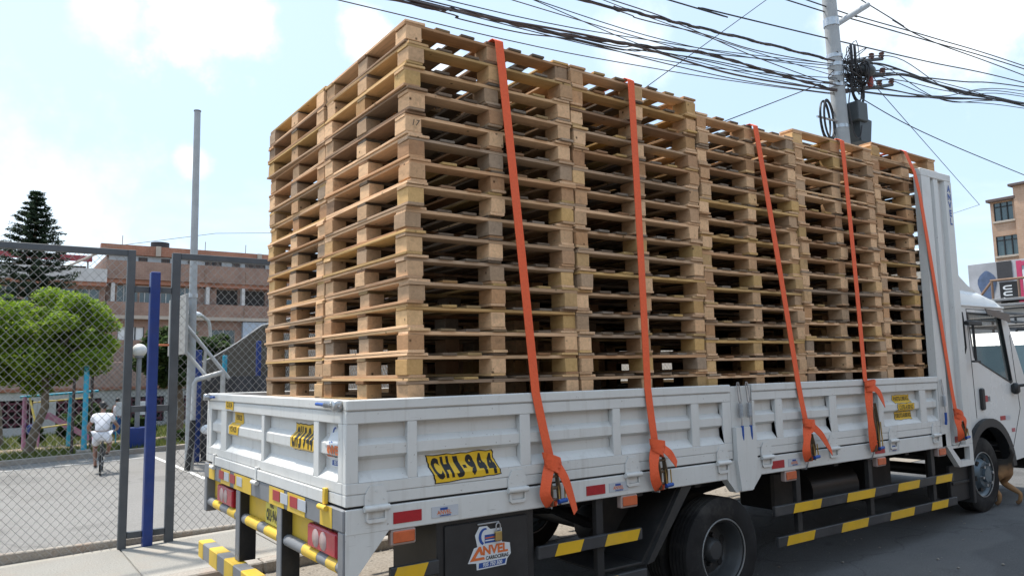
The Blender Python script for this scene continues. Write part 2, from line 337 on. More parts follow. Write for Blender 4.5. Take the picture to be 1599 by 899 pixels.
# ------------------------------------------------------------------ ground, road, pavement, court
def sheet(name, x0, x1, y0, y1, dz, mat, thick=None):
    m = MB(); xs = sorted({x0, x1, *[v for v in (-25, 25) if x0 < v < x1]})
    for a, b in zip(xs, xs[1:]):
        if thick: m.add([(x, y, gz(x) + d) for x in (a, b) for y in (y0, y1) for d in (dz - thick, dz)], [(0, 1, 3, 2), (4, 6, 7, 5), (0, 4, 5, 1), (2, 3, 7, 6), (0, 2, 6, 4), (1, 5, 7, 3)])
        else: m.add([(a, y0, gz(a) + dz), (b, y0, gz(b) + dz), (b, y1, gz(b) + dz), (a, y1, gz(a) + dz)], [(0, 1, 2, 3)])
    return m.build(name, mat, fix=bool(thick))
def groundmat(name, c1, c2, s1, s2, bump, rough=0.9, stain=None, sscale=0.7, crack=False):
    b = NB(name); co = b.coord(rand=False)
    a = b.n('ShaderNodeTexNoise', Scale=s1, Detail=8.0, Roughness=0.7); b.l(co, a.inputs['Vector'])
    g = b.n('ShaderNodeTexNoise', Scale=s2, Detail=3.0, Roughness=0.6); b.l(co, g.inputs['Vector'])
    c = b.mixc(b.ramp(a.outputs[0], [(0.3, (0, 0, 0)), (0.7, (1, 1, 1))]), c1, c2)
    c = b.mixc(0.5, c, b.ramp(g.outputs[0], [(0.25, tuple(x * 0.55 for x in c1)), (0.75, tuple(min(1, x * 1.35) for x in c2))]))
    if stain:
        d = b.n('ShaderNodeTexNoise', Scale=sscale, Detail=7.0, Roughness=0.65, Distortion=0.5); b.l(co, d.inputs['Vector'])
        c = b.mixc(b.ramp(d.outputs[0], [(0.52, (0, 0, 0)), (0.72, (0.6,) * 3)]), c, stain)
    if crack:
        wv = b.n('ShaderNodeTexNoise', Scale=1.6, Detail=5.0); b.l(co, wv.inputs['Vector']); vm = b.n('ShaderNodeVectorMath', operation='MULTIPLY_ADD'); b.l(wv.outputs['Color'], vm.inputs[0]); vm.inputs[1].default_value = (.9, .9, 0); b.l(co, vm.inputs[2])
        vo = b.n('ShaderNodeTexVoronoi', feature='DISTANCE_TO_EDGE', Scale=crack); b.l(vm.outputs[0], vo.inputs['Vector'])
        c = b.mixc(b.ramp(vo.outputs['Distance'], [(0.001, (.38,) * 3), (0.006, (0, 0, 0))]), c, tuple(x * .35 for x in c1))
        pt = b.n('ShaderNodeTexNoise', Scale=.55, Detail=2.0); b.l(co, pt.inputs['Vector']); c = b.mixc(b.ramp(pt.outputs[0], [(.60, (0, 0, 0)), (.63, (.35,) * 3)]), c, tuple(x * .6 for x in c1))
        oi = b.n('ShaderNodeTexNoise', Scale=2.7, Detail=4.0); b.l(co, oi.inputs['Vector']); c = b.mixc(b.ramp(oi.outputs[0], [(.66, (0, 0, 0)), (.74, (.5,) * 3)]), c, tuple(x * .4 for x in c1))
    b.l(c, b.b.inputs['Base Color']); b.b.inputs['Roughness'].default_value = rough; b.b.inputs['Specular IOR Level'].default_value = 0.3
    b.bump(g.outputs[0], bump, 0.01); MATS[name] = b.m; return b.m
ASPH = groundmat('asphalt', (0.11, 0.109, 0.107), (0.175, 0.173, 0.17), 1.2, 110, 0.9, stain=(0.19, 0.18, 0.165), crack=0.4)
CONC = groundmat('court_concrete', (0.195, 0.187, 0.176), (0.25, 0.24, 0.226), 0.5, 60, 0.25, stain=(0.165, 0.155, 0.142), crack=0.16)
PAVE = groundmat('pavement_concrete', (0.33, 0.31, 0.27), (0.42, 0.395, 0.35), 0.9, 70, 0.3, stain=(0.40, 0.33, 0.26), sscale=1.6)
DIRT = groundmat('dry_earth', (0.20, 0.155, 0.11), (0.30, 0.235, 0.17), 1.4, 50, 0.6)
KERBM = groundmat('kerb_concrete', (0.30, 0.27, 0.235), (0.40, 0.36, 0.31), 2, 60, 0.4, stain=(0.40, 0.25, 0.17), sscale=2.5)
LINEP = plain('court_line_paint', (0.62, 0.61, 0.58), 0.7, var=0.12, dirt=(0.34, 0.32, 0.29), damt=0.7)
GRASSM = groundmat('turf_soil', (0.07, 0.085, 0.03), (0.14, 0.14, 0.06), 2.0, 60, 0.6, stain=(0.20, 0.16, 0.10))
struct(sheet('ground', -600, 600, -600, 600, -0.06, DIRT))
struct(sheet('road', -400, 400, -9, 3.18, 0.0, ASPH))
struct(sheet('court', -60, 60, 4.80, 15.25, 0.0, CONC))
pav = struct(sheet('pavement', -60, 60, 3.36, 4.795, 0.085, PAVE, 0.14))
slab = MB().cbox(-0.594, 0.594, 3.36, 4.79, 0.085, 0.10, 0.006).mesh('slab', PAVE)
kerb = MB().cbox(-0.495, 0.495, 3.17, 3.35, -0.06, 0.104, 0.012).mesh('kerb_stone', KERBM)
tilt = -math.atan(0.0265)
for i in range(-6, 12): inst('slab', slab, pav, (i * 1.2 + 0.3, 0, gz(i * 1.2 + 0.3) + random.uniform(-0.002, 0.002)), (0, tilt, 0))
for i in range(-6, 14): inst('kerb_stone', kerb, pav, (i * 1.0 + 0.1, 0, gz(i + 0.1)), (0, tilt, 0))
def strip(name, x0, x1, y0, y1, dz, mat): return struct(sheet(name, x0, x1, y0, y1, dz, mat))
GRV = groundmat('gravel_dirt', (0.20, 0.17, 0.135), (0.33, 0.29, 0.24), 3.0, 45, 1.0, stain=(0.15, 0.12, 0.09), sscale=3)
struct(sheet('verge', -12, 24, 2.35, 3.165, 0.006, GRV))
nst = 1600; gp = rng.random((nst, 3)); m = MB()
for i in range(nst):
    x = -2 + gp[i, 0] * 10; y = (3.16 - 0.9 * gp[i, 1] ** 1.6) if i % 4 else (-1.5 + gp[i, 1] * 4.6); r = .004 + .013 * gp[i, 2] ** 3
    a = rng.random() * 6; z = gz(x) + .004; P = [(x + r * math.cos(a + k * 1.57) * (1.2 if k % 2 else .8), y + r * math.sin(a + k * 1.57), z + r * .3) for k in range(4)]
    m.add(P + [(x, y, z + r * .9), (x, y, z - r * .2)], [(0, 1, 4), (1, 2, 4), (2, 3, 4), (3, 0, 4), (1, 0, 5), (2, 1, 5), (3, 2, 5), (0, 3, 5)])
gv = m.build('gravel', plain('stone', (.30, .27, .23), .9, var=.4, scale=3), fix=False); tag(gv, 'loose gravel and grit along the kerb under the truck', 'gravel'); gv['kind'] = 'stuff'
strip('court_line', -6, 9, 4.86, 4.93, 0.005, LINEP)
strip('court_line', 1.60, 1.68, 5.0, 14.2, 0.005, LINEP)
strip('court_line', -8, 1.6, 14.12, 14.2, 0.006, LINEP)
struct(sheet('court_kerb', -60, 60, 15.26, 15.50, 0.10, KERBM, 0.16))
struct(sheet('garden', -60, 60, 15.5, 23.7, 0.04, GRASSM))
struct(sheet('garden_path', -60, 60, 17.6, 18.9, 0.05, DIRT))
# grass blades
def blades(name, x0, x1, y0, y1, dz, n, h, mat):
    p = rng.random((n, 2)); x = x0 + p[:, 0] * (x1 - x0); y = y0 + p[:, 1] * (y1 - y0)
    z = 0.0265 * (x - 6.8) + dz; a = rng.random(n) * 6.283; hh = h * (0.5 + rng.random(n)); ln = (rng.random((n, 2)) - 0.5) * h
    w = 0.012; v = np.empty((n, 3, 3))
    v[:, 0] = np.stack([x - np.cos(a) * w, y - np.sin(a) * w, z], 1); v[:, 1] = np.stack([x + np.cos(a) * w, y + np.sin(a) * w, z], 1)
    v[:, 2] = np.stack([x + ln[:, 0], y + ln[:, 1], z + hh], 1)
    me = bpy.data.meshes.new(name); me.from_pydata(v.reshape(-1, 3).tolist(), [], np.arange(n * 3).reshape(-1, 3).tolist()); me.materials.append(mat)
    o = bpy.data.objects.new(name, me); COL.objects.link(o); return o
def leafmat(name, cols, rough=0.6):
    b = NB(name); g = b.n('ShaderNodeNewGeometry')
    c = b.ramp(g.outputs['Random Per Island'], [(i / (len(cols) - 1), c) for i, c in enumerate(cols)])
    b.l(c, b.b.inputs['Base Color']); b.b.inputs['Roughness'].default_value = rough; b.b.inputs['Specular IOR Level'].default_value = 0.3
    tr = b.n('ShaderNodeBsdfTranslucent'); b.l(c, tr.inputs[0]); mx = b.n('ShaderNodeMixShader'); mx.inputs[0].default_value = 0.48
    o = b.t.nodes['Material Output']; b.l(b.b.outputs[0], mx.inputs[1]); b.l(tr.outputs[0], mx.inputs[2]); b.l(mx.outputs[0], o.inputs[0])
    MATS[name] = b.m; return b.m
GRS = leafmat('grass_blade', [(0.07, 0.11, 0.02), (0.16, 0.20, 0.05), (0.24, 0.23, 0.09)])
g1 = blades('grass', -3.5, 7, 15.55, 17.6, 0.04, 14000, 0.10, GRS); tag(g1, 'short green grass strip along the court edge', 'grass'); g1['kind'] = 'stuff'
g2 = blades('grass', -5, 9, 18.9, 23.5, 0.04, 14000, 0.10, GRS); tag(g2, 'thin grass in front of the pink and white wall', 'grass'); g2['kind'] = 'stuff'

# ------------------------------------------------------------------ truck
ZF = 0.8635; ZT = 1.388; ZR = 0.738; WD = 2.736
truck = thing('flatbed_truck', (3.3, 1.37, gz(3.3)), 'white flatbed truck with corrugated drop sides loaded with stacked wooden pallets', 'truck')
PB = [(1.269, 0.044), (1.195, 0.044), (1.163, 0.012), (1.111, 0.012), (1.089, 0.044), (1.037, 0.044), (0.985, 0.0)]
def depth(z):
    if z > 1.2695 or z < 0.985: return 0.0
    for (a, da), (b, db) in zip(PB, PB[1:]):
        if b <= z <= a: return db + (da - db) * (z - b) / (a - b)
    return 0.0
near = lambda u, w, z: (u, w, z)
far = lambda u, w, z: (u, WD - w, z)
tail = lambda u, w, z: (w, u, z)
def mbox(m, fn, u0, u1, w0, w1, z0, z1, c=0.004):
    a = fn(u0, w0, z0); b = fn(u1, w1, z1)
    m.cbox(min(a[0], b[0]), max(a[0], b[0]), min(a[1], b[1]), max(a[1], b[1]), min(a[2], b[2]), max(a[2], b[2]), c)
def gate(name, fn, u0, u1, rec):
    m = MB(); T = 0.045
    mbox(m, fn, u0, u1, -0.006, T, 1.335, ZT, 0.006)
    mbox(m, fn, u0 + .001, u1 - .001, 0, T, 1.2695, 1.3305)
    mbox(m, fn, u0 + .001, u1 - .001, 0.008, T - .002, 1.328, 1.338, 0.001)
    mbox(m, fn, u0, u1, 0, T, 0.931, 0.985, 0.003); mbox(m, fn, u0, u1, 0.001, T, 0.874, 0.9285, 0.003)
    mbox(m, fn, u0 + .001, u1 - .001, 0.006, T - .002, 0.90, 0.94, 0.001)
    ed = [u0] + [e for r in rec for e in r] + [u1]
    for a, b in zip(ed[0::2], ed[1::2]): mbox(m, fn, a, b, 0.0015, T - .001, 0.9845, 1.27, 0.003)
    g = m.build(name, WHITE, truck)
    for a, b in rec:
        p = MB(); pr = [(d, z) for z, d in PB] + [(T - 0.002, 0.985), (T - 0.002, 1.269)]; k = len(pr)
        vs = [fn(u, d, z) for u in (a, b) for d, z in pr]
        fs = [tuple(range(k)), tuple(range(k, 2 * k))[::-1]] + [(i, (i + 1) % k, k + (i + 1) % k, k + i) for i in range(k)]
        p.add(vs, fs).build('panel', WHITE, g)
    return g
SR = [(0.066, 0.336), (0.391, 1.045), (1.117, 1.752), (1.816, 2.465), (2.541, 2.785)]
SF = [(3.137, 3.377), (3.462, 4.074), (4.171, 4.787), (4.861, 5.479), (5.586, 5.79)]
TR = [(0.105, 0.367), (0.441, 1.298), (1.352, 2.184), (2.327, 2.609)]
gr = gate('side_gate', near, 0.0, 2.872, SR); gf = gate('side_gate', near, 3.108, 5.815, SF)
gate('side_gate', far, 0.0, 2.872, SR); gate('side_gate', far, 3.108, 5.815, SF)
tg = gate('tailgate', tail, 0.05, WD - 0.05, TR)
# bed floor, rails
m = MB(); m.cbox(0.06, 6.33, 0.06, WD - 0.06, 0.86, 0.952, 0.004)
m.build('bed_floor', plain('bed_floor_steel', (0.09, 0.085, 0.08), 0.6, dirt=(0.2, 0.16, 0.12)), truck)
for fn in (near, far):
    m = MB(); mbox(m, fn, 0.0, 2.80, 0.0, 0.07, ZR, 0.862, 0.005); mbox(m, fn, 3.165, 5.90, 0.0, 0.07, ZR, 0.862, 0.005)
    m.plate([(0.0, ZR + .004), (0.0, 0.50), (0.025, 0.50), (0.232, ZR + .004)], [], 0.002, 0.05, lambda u, v, d, fn=fn: fn(u, d, v))
    m.build('side_rail', WHITE, truck); m = MB(); mbox(m, fn, 0.02, 5.9, 0.016, 0.06, 0.80, 0.8705, 0.001); m.build('seam', PLASTIC, truck)
    # middle post with flared skirt
    m = MB(); m.plate([(2.80, 0.862), (2.80, 0.735), (2.885, 0.643), (3.065, 0.643), (3.165, 0.735), (3.165, 0.862)], [], -0.002, 0.06, lambda u, v, d, fn=fn: fn(u, d, v))
    m.plate([(2.878, 0.865), (2.91, 0.655), (3.04, 0.655), (3.098, 0.865), (3.098, 1.09), (2.878, 1.09)], [], -0.032, 0.055, lambda u, v, d, fn=fn: fn(u, d, v))
    mbox(m, fn, 2.876, 3.10, 0.004, 0.055, 1.085, 1.375, 0.004)
    m.build('middle_post', WHITE, truck)
    # front pillar: fluted side panel of the headboard
    m = MB(); pr = [(5.82, 0.0), (5.985, 0.0), (5.99, 0.04), (6.055, 0.04), (6.07, 0.008), (6.15, 0.008), (6.165, 0.04), (6.255, 0.04), (6.27, 0.0), (6.405, 0.0), (6.405, 0.075), (5.82, 0.075)]
    k = len(pr); vs = [fn(u, w, z) for z in (0.74, 3.30) for u, w in pr]
    m.add(vs, [tuple(range(k))[::-1], tuple(range(k, 2 * k))] + [(i, (i + 1) % k, k + (i + 1) % k, k + i) for i in range(k)])
    mbox(m, fn, 5.82, 6.405, 0.0, 0.075, 3.3005, 3.375, 0.006)
    m.plate([(5.905, 0.738), (6.116, 0.535), (6.405, 0.535), (6.405, 0.738)], [[(6.005, 0.715), (6.150, 0.592), (6.335, 0.592), (6.335, 0.715)]], 0.0, 0.05, lambda u, v, d, fn=fn: fn(u, d, v))
    pil = m.build('headboard_pillar', WHITE, truck)
    if fn is near:
        for i, ch in enumerate('ANVEL'):
            vs2, fs2 = text_mb(ch, 0.092, 0.004); t = MB(); t.add([(6.345 + x, -0.0025, 3.225 - i * 0.082 + y) for x, y in vs2], fs2).build('lettering', BLUEI, pil, fix=False)
m = MB(); m.cbox(6.345, 6.40, 0.08, WD - 0.08, 0.74, 2.25, 0.004)
for z in (2.55, 2.9, 3.28): m.cbox(6.35, 6.395, 0.08, WD - 0.08, z, z + 0.06, 0.004)
for y in (0.7, 1.37, 2.04): m.cbox(6.352, 6.393, y - .03, y + .03, 2.25, 3.28, 0.003)
m.build('headboard', WHITE, truck)

# hinges
def hinge_mb(fn, u):
    m = MB(); P = lambda a, b, d: fn(u + a, d, b)
    m.plate([(-0.062, 0.868), (-0.062, 0.92), (-0.035, 0.966), (0.035, 0.966), (0.062, 0.92), (0.062, 0.868)], [], -0.0085, -0.0005, P)
    m.plate([(-0.055, 0.855), (-0.055, 0.80), (-0.042, 0.788), (0.042, 0.788), (0.055, 0.80), (0.055, 0.855)], [[(-0.044, 0.845), (-0.044, 0.806), (0.044, 0.806), (0.044, 0.845)]], -0.012, -0.0015, P)
    a = fn(u - 0.068, -0.013, 0.858); b = fn(u + 0.068, -0.013, 0.858); m.tube([a, b], 0.0155, 12)
    for x, z in ((-0.04, 0.90), (0.04, 0.90), (0, 0.94)): m.tube([fn(u + x, -0.006, z), fn(u + x, -0.0115, z)], 0.005, 8)
    return m
for u in (0.158, 1.013, 1.898, 2.754): hinge_mb(near, u).build('hinge', WHITE, gr, smooth=40)
for u in (3.236, 4.078, 4.967, 5.70): hinge_mb(near, u).build('hinge', WHITE, gf, smooth=40)
# spring latches
def latch(fn, u, z, parent, horizontal=False):
    def P(a, b, w): return fn(u + b, w, z) if horizontal and False else fn(u + a, w, z + b)
    if horizontal: P = lambda a, b, w: fn(u + b, w, z + a)
    m = MB(); n = 90
    m.tube([P(0.017 * math.cos(i * 0.75), -0.12 - 0.10 * i / n, -0.026 + 0.017 * math.sin(i * 0.75)) for i in range(n)], 0.003, 5)
    m.tube([P(-0.012, 0.01, -0.012), P(-0.014, -0.10, -0.024), P(0, -0.125, -0.026)], 0.0045, 6); m.tube([P(0.012, 0.01, -0.012), P(0.014, -0.10, -0.024), P(0, -0.125, -0.026)], 0.0045, 6)
    m.tube([P(-0.012, 0.01, -0.012), P(-0.007, 0.028, -0.012), P(0.007, 0.028, -0.012), P(0.012, 0.01, -0.012)], 0.0045, 6)
    m.tube([P(0, -0.12, -0.026), P(0.002, -0.28, -0.03)], 0.006, 8)
    l = m.build('latch', STEEL, parent, smooth=50)
    MB().tube([P(0.002, -0.275, -0.03), P(0.006, -0.34, -0.028), P(0.012, -0.385, -0.02)], 0.011, 10).build('grip', BLUEG, l, smooth=50)
latch(near, 2.945, 1.375, gr); latch(near, 3.04, 1.375, gf); latch(near, 5.86, 1.33, gf)
m = MB(); 
for y0, sg in ((0.04, 1), (WD - 0.04, -1)):
    m = MB(); n = 50
    m.tube([(-0.028 + 0.014 * math.cos(i * .8), y0 + sg * (0.07 + 0.10 * i / n), 1.362 + 0.014 * math.sin(i * .8)) for i in range(n)], 0.003, 5)
    m.tube([(-0.02, y0 - sg * 0.02, 1.355), (-0.028, y0 + sg * 0.18, 1.362)], 0.008, 8); m.cbox(-0.045, 0.0, min(y0, y0 + sg * .05), max(y0, y0 + sg * .05), 1.335, 1.385, 0.006)
    l = m.build('latch', STEEL, tg, smooth=50)
    MB().tube([(-0.028, y0 + sg * 0.17, 1.362), (-0.03, y0 + sg * 0.28, 1.364)], 0.009, 8).build('grip', BLUEG, l, smooth=50)
# hinge bar strips on the tailgate
m = MB()
m.cbox(-0.016, -0.001, 1.40, 2.42, 0.866, 0.929, 0.003); m.cbox(-0.016, -0.001, 0.26, 1.385, 0.866, 0.929, 0.003)
m.build('hinge_bar', WHITE, tg)
for y in (0.235, 1.39, 2.44):
    m = MB(); m.cbox(-0.022, -0.001, y - 0.016, y + 0.016, 0.865, 0.945, 0.003); m.tube([(-0.026, y - 0.05, 0.850), (-0.026, y + 0.05, 0.850)], 0.014, 10)
    m.build('hinge', YELT if y < 1 else WHITE, tg, smooth=40)

# stickers that follow the corrugation
def conform(vs, fs, fn, off):
    bm = bmesh.new(); bv = [bm.verts.new((x, y, 0)) for x, y in vs]
    for f in fs:
        try: bm.faces.new([bv[i] for i in f])
        except ValueError: pass
    for z, d in PB:
        for e in (0.0004, -0.0004) if z == 1.269 else (0,):
            bmesh.ops.bisect_plane(bm, geom=bm.verts[:] + bm.edges[:] + bm.faces[:], plane_co=(0, z + e, 0), plane_no=(0, 1, 0))
    bm.verts.index_update(); m = MB()
    m.add([fn(v.co.x, depth(v.co.y) - off, v.co.y) for v in bm.verts], [[v.index for v in f.verts] for f in bm.faces]); bm.free(); return m
def block_text(txt, H, w, gap, bold=0.0):
    """hand-painted look: every glyph stretched to the same tall cell"""
    VS, FS = [], []; x = 0.0
    for i, ch in enumerate(txt):
        if ch == ' ': x += w * 0.45; continue
        vs, fs = text_mb(ch, 1.0, 0.06); xs = [v[0] for v in vs]; ys = [v[1] for v in vs]; cw = w * (0.4 if ch == '-' else 1.0)
        h = H if ch != '-' else H * 0.14; o = len(VS); k = 0.06 * math.sin(i * 2.3)
        VS += [(x + (a - min(xs)) / (max(xs) - min(xs)) * cw + k * h * ((b - min(ys)) / (max(ys) - min(ys)) - .5), ((b - min(ys)) / (max(ys) - min(ys)) - .5) * h + 0.03 * H * math.sin(i * 1.7)) for a, b in vs]
        FS += [tuple(j + o for j in f) for f in fs]; x += cw + gap
    x -= gap; return [(a - x / 2, b) for a, b in VS], FS
def ragged(corners, n=10, a=0.004, seed=0):
    r = random.Random(seed); o = []
    for (p, q) in zip(corners, corners[1:] + corners[:1]):
        for i in range(n):
            t = i / n; o.append((p[0] + (q[0] - p[0]) * t + r.uniform(-a, a), p[1] + (q[1] - p[1]) * t + r.uniform(-a, a)))
    return o
def sticker(corners, lines, fn, parent, off=0.0025, flip=False, edge=True, seed=0, bold=0.004):
    cx = sum(c[0] for c in corners) / 4; cz = sum(c[1] for c in corners) / 4
    rg = ragged(corners, 10, 0.004, seed)
    tri = lambda l: [tuple(t) for t in tessellate_polygon([[Vector((x, y, 0)) for x, y in l]])]
    if edge:
        e = conform(rg, tri(rg), fn, off).build('sticker', INK, parent, fix=False)
        inn = [(cx + (x - cx) * 0.965, cz + (y - cz) * 0.93) for x, y in rg]
    else: e = None; inn = rg
    s = conform(inn, tri(inn), fn, off + 0.0012).build('sticker_face' if e else 'sticker', STICK, e or parent, fix=False)
    w = corners[1][0] - corners[0][0]; sh = (corners[3][0] - corners[0][0]) / (corners[3][1] - corners[0][1] + 1e-9); sl = (corners[1][1] - corners[0][1]) / w
    for txt, size, sx, dz in lines:
        vs, fs = block_text(txt, size, sx, sx * .22) if size > .09 else text_mb(txt, size, bold, 0, sx=sx)
        sgn = -1 if flip else 1
        pts = [(cx + sgn * x + sh * (y + dz), cz + dz + y + sl * sgn * x) for x, y in vs]
        conform(pts, fs, fn, off + 0.0024).build('lettering', INK, e or s, fix=False)
sticker([(0.458, 1.083), (0.879, 1.086), (0.908, 0.952), (0.492, 0.938)], [('CHJ-944', 0.108, 0.050, 0.0)], near, gr, seed=1, bold=0.006)
tn = lambda y: y
# tail stickers: text runs towards -Y, so flip
sticker([(0.822, 1.243), (0.443, 1.243), (0.443, 1.095), (0.835, 1.088)], [('CHJ 944', 0.112, 0.044, 0.0)], tail, tg, flip=True, seed=2, bold=0.007)
sticker([(2.19, 1.345), (1.985, 1.337), (1.99, 1.28), (2.19, 1.285)], [('CU 8.74', 0.05, 0.85, 0)], tail, tg, flip=True, seed=3, edge=False, bold=0.001)
sticker([(2.10, 1.268), (1.89, 1.262), (1.87, 1.185), (2.10, 1.19)], [('P.B 8.25', 0.05, 0.85, 0)], tail, tg, flip=True, seed=4, edge=False, bold=0.001)
sticker([(2.14, 1.186), (1.89, 1.183), (1.91, 1.105), (2.14, 1.11)], [('P.S 4.25', 0.055, 0.85, 0)], tail, tg, flip=True, seed=5, edge=False, bold=0.001)
for i, (txt, x0) in enumerate((('P.NETO-3.900 KG', 5.075), ('C.UTIL-4.100 KG', 5.105), ('P.BRUTO-8.000 KG', 5.095))):
    z = 1.238 - i * 0.073; sticker([(x0, z), (x0 + 0.285, z), (x0 + 0.288, z - 0.07), (x0 + 0.004, z - 0.07)], [(txt, 0.052, 0.62, 0)], near, gf, seed=6 + i, bold=0.0008)
# maker's decal
def decal(fn, u, z, k, parent, flip=1, off=0.003, dp=lambda z: 0.0, full=True):
    """white backing, blue body and arc, orange name, dark trade word, blue number bar"""
    def put(name, mat, vs, fs, d, par): 
        return MB().add([fn(u + flip * x * k, dp(z + y * k) - off - d, z + y * k) for x, y in vs], fs).build(name, mat, par, fix=False)
    tri = lambda l: [tuple(t) for t in tessellate_polygon([[Vector((x, y, 0)) for x, y in l]])]
    arc = [(-0.42 + 0.06 * math.cos(a) * 0 - 0.30 * math.cos(a), 0.55 + 0.40 * math.sin(a)) for a in [i * math.pi / 10 for i in range(-3, 6)]]
    back = [(-1.0, -0.32), (-0.62, -0.36), (-0.6, -0.62), (0.78, -0.60), (0.84, -0.38), (1.02, -0.2), (0.98, 0.22), (0.60, 0.30), (0.60, 0.85), (0.05, 0.86), (-0.10, 1.0), (-0.46, 1.0), (-0.66, 0.7), (-0.56, 0.25), (-0.72, 0.22)]
    b = put('decal', STW, back, tri(back), 0, parent)
    blk = [(-0.22, 0.34), (0.54, 0.34), (0.54, 0.76), (0.30, 0.76), (0.30, 0.66), (-0.22, 0.66)]; put('emblem', BLUEI, blk, tri(blk), 0.0012, b)
    for yy in (0.42, 0.52): q = [(-0.20, yy), (0.24, yy), (0.24, yy + 0.045), (-0.20, yy + 0.045)]; put('emblem', STW if yy < .5 else ORI, q, [(0, 1, 2, 3)], 0.002, b)
    w = [(0.34, 0.40), (0.46, 0.40), (0.46, 0.56), (0.34, 0.56)]; put('emblem', STW, w, [(0, 1, 2, 3)], 0.002, b)
    ar = []; 
    for i in range(13):
        a = math.pi * (0.42 + 0.95 * i / 12); ar.append((-0.20 + 0.30 * math.cos(a), 0.60 + 0.33 * math.sin(a)))
    for i in range(13):
        a = math.pi * (0.42 + 0.95 * (12 - i) / 12); ar.append((-0.17 + 0.20 * math.cos(a), 0.60 + 0.26 * math.sin(a)))
    put('emblem', BLUEI, ar, tri(ar), 0.0012, b)
    vs, fs = text_mb('NVEL', 0.46, 0.02, sx=1.08); put('lettering', ORI, [(x + 0.27, y + 0.06) for x, y in vs], fs, 0.0012, b)
    A = [(-0.92, -0.26), (-0.50, 0.25), (-0.40, 0.25), (-0.28, -0.08), (-0.41, -0.08), (-0.47, 0.08), (-0.66, -0.16), (-0.26, -0.16), (-0.22, -0.26)]; put('lettering', ORI, A, tri(A), 0.0012, b)
    vs, fs = text_mb('CARROCERIAS', 0.19, 0.006, sx=0.86); put('lettering', INK, [(x + 0.36, y - 0.23) for x, y in vs], fs, 0.0012, b)
    bar = [(-0.52, -0.57), (0.72, -0.55), (0.78, -0.36), (-0.50, -0.37)]; put('emblem', BLUEI, bar, tri(bar), 0.0012, b)
    vs, fs = text_mb('935 750 500', 0.20, 0.006, 0.2, sx=0.9); put('lettering', STW, [(x + 0.12, y - 0.465) for x, y in vs], fs, 0.002, b)
# on the tailgate's near panel it is cut off by the corner stile
def tdep(z): return depth(z)
vsn = lambda u, w, z: (w, max(u, 0.107), z)
decal(vsn, 0.205, 1.125, 0.13, tg, -1, 0.003, tdep)

# rear end: striped beams, lamps, plate, posts
def striped(name, segs, parent, build):
    """alternating paint pieces of one beam"""
    m = build(MB(), segs[0][0], segs[-1][1]); base = m.build(name, GREYP, parent, smooth=40)
    return base
yb = lambda m, a, b: m
top = MB().cbox(-0.012, 0.07, 0.0045, WD - 0.0045, 0.755, 0.862, 0.006).build('rear_beam', GREYP, truck)
for a, b in ((0.14, 0.30), (0.52, 0.80), (0.86, 1.13), (1.50, 1.90), (2.0, 2.24), (2.42, 2.58)):
    MB().cbox(-0.0145, -0.0125, a, b, 0.757, 0.860, 0.0005).build('stripe', YELT, top)
for a, mt in ((0.50, REFW), (0.63, RED), (0.79, REFW), (0.93, RED), (1.70, REFW), (1.87, RED), (2.02, REFW), (2.16, RED)):
    MB().cbox(-0.0175, -0.0150, a, a + 0.125, 0.786, 0.845, 0.0008).build('reflector', mt, top)
m = MB(); m.cbox(0.052, 0.066, 0.03, WD - 0.03, 0.55, 0.756, 0.003)
pan = m.build('rear_panel', YELT, truck)
for a, b in ((0.0055, 0.075), (WD - 0.075, WD - .0055)): MB().cbox(-0.010, 0.068, a, b, 0.50, 0.754, 0.005).build('rear_side_plate', GREYP, pan)
lip = MB().tube([(0.03, 0.03, 0.572), (0.03, WD - 0.03, 0.572)], 0.034, 12).build('rear_lip', GREYP, truck, smooth=40)
for a, b in ((0.12, 0.25), (0.38, 0.60), (1.02, 1.26), (1.40, 1.66), (1.92, 2.10), (2.30, 2.50)):
    MB().tube([(0.03, a, 0.572), (0.03, b, 0.572)], 0.0355, 12).build('stripe', YELT, lip, smooth=40)
for y0, y1 in ((0.12, 0.515), (1.985, 2.385)):
    MB().cbox(0.035, 0.052, y0 - 0.012, y1 + 0.012, 0.600, 0.742, 0.006).build('lamp_housing', GREYP, pan)
    l = MB().cbox(-0.002, 0.044, y0, y1, 0.61, 0.732, 0.010).build('tail_lamp', LAMPR, truck)
    c = (y0 + y1) / 2 + 0.02
    for dy in (-0.052, 0.052): MB().lathe([(0.0, -0.0045), (0.044, -0.004), (0.047, -0.0015), (0.047, 0.006)], (-0.001, c + dy, 0.672), (1, 0, 0), 18).build('lens', LAMPC, l, smooth=40)
pl = MB().cbox(0.028, 0.034, 1.075, 1.325, 0.61, 0.742, 0.002).build('number_plate', plain('plate_yellow', (0.80, 0.66, 0.08), 0.4, var=0.05), truck)
vs, fs = block_text('CHJ-944', 0.072, 0.027, 0.006); MB().add([(0.0265, 1.20 - x, 0.665 + y) for x, y in vs], fs).build('lettering', INK, pl, fix=False)
vs, fs = text_mb('PERU', 0.032, 0.001); MB().add([(0.0265, 1.20 - x, 0.722 + y) for x, y in vs], fs).build('lettering', INK, pl, fix=False)
for y0, y1 in ((0.905, 0.985), (1.755, 1.845)):
    m = MB(); m.cbox(-0.013, 0.10, y0, y1, 0.2985, 0.7535, 0.004)
    pb = m.build('guard_post', GREYP, truck); MB().cbox(-0.008, 0.095, y0 - 0.004, y0 - 0.0005, 0.30, 0.75, 0.0005).build('post_side', BLACK, pb)
ub = MB().cbox(-0.062, 0.03, 0.04, 2.64, 0.180, 0.295, 0.006).build('underrun_bar', GREYP, truck)
y = 0.10
while y < 2.6:
    MB().cbox(-0.0645, 0.0325, y, min(y + 0.22, 2.638), 0.178, 0.297, 0.006).build('stripe', YELT, ub); y += 0.40
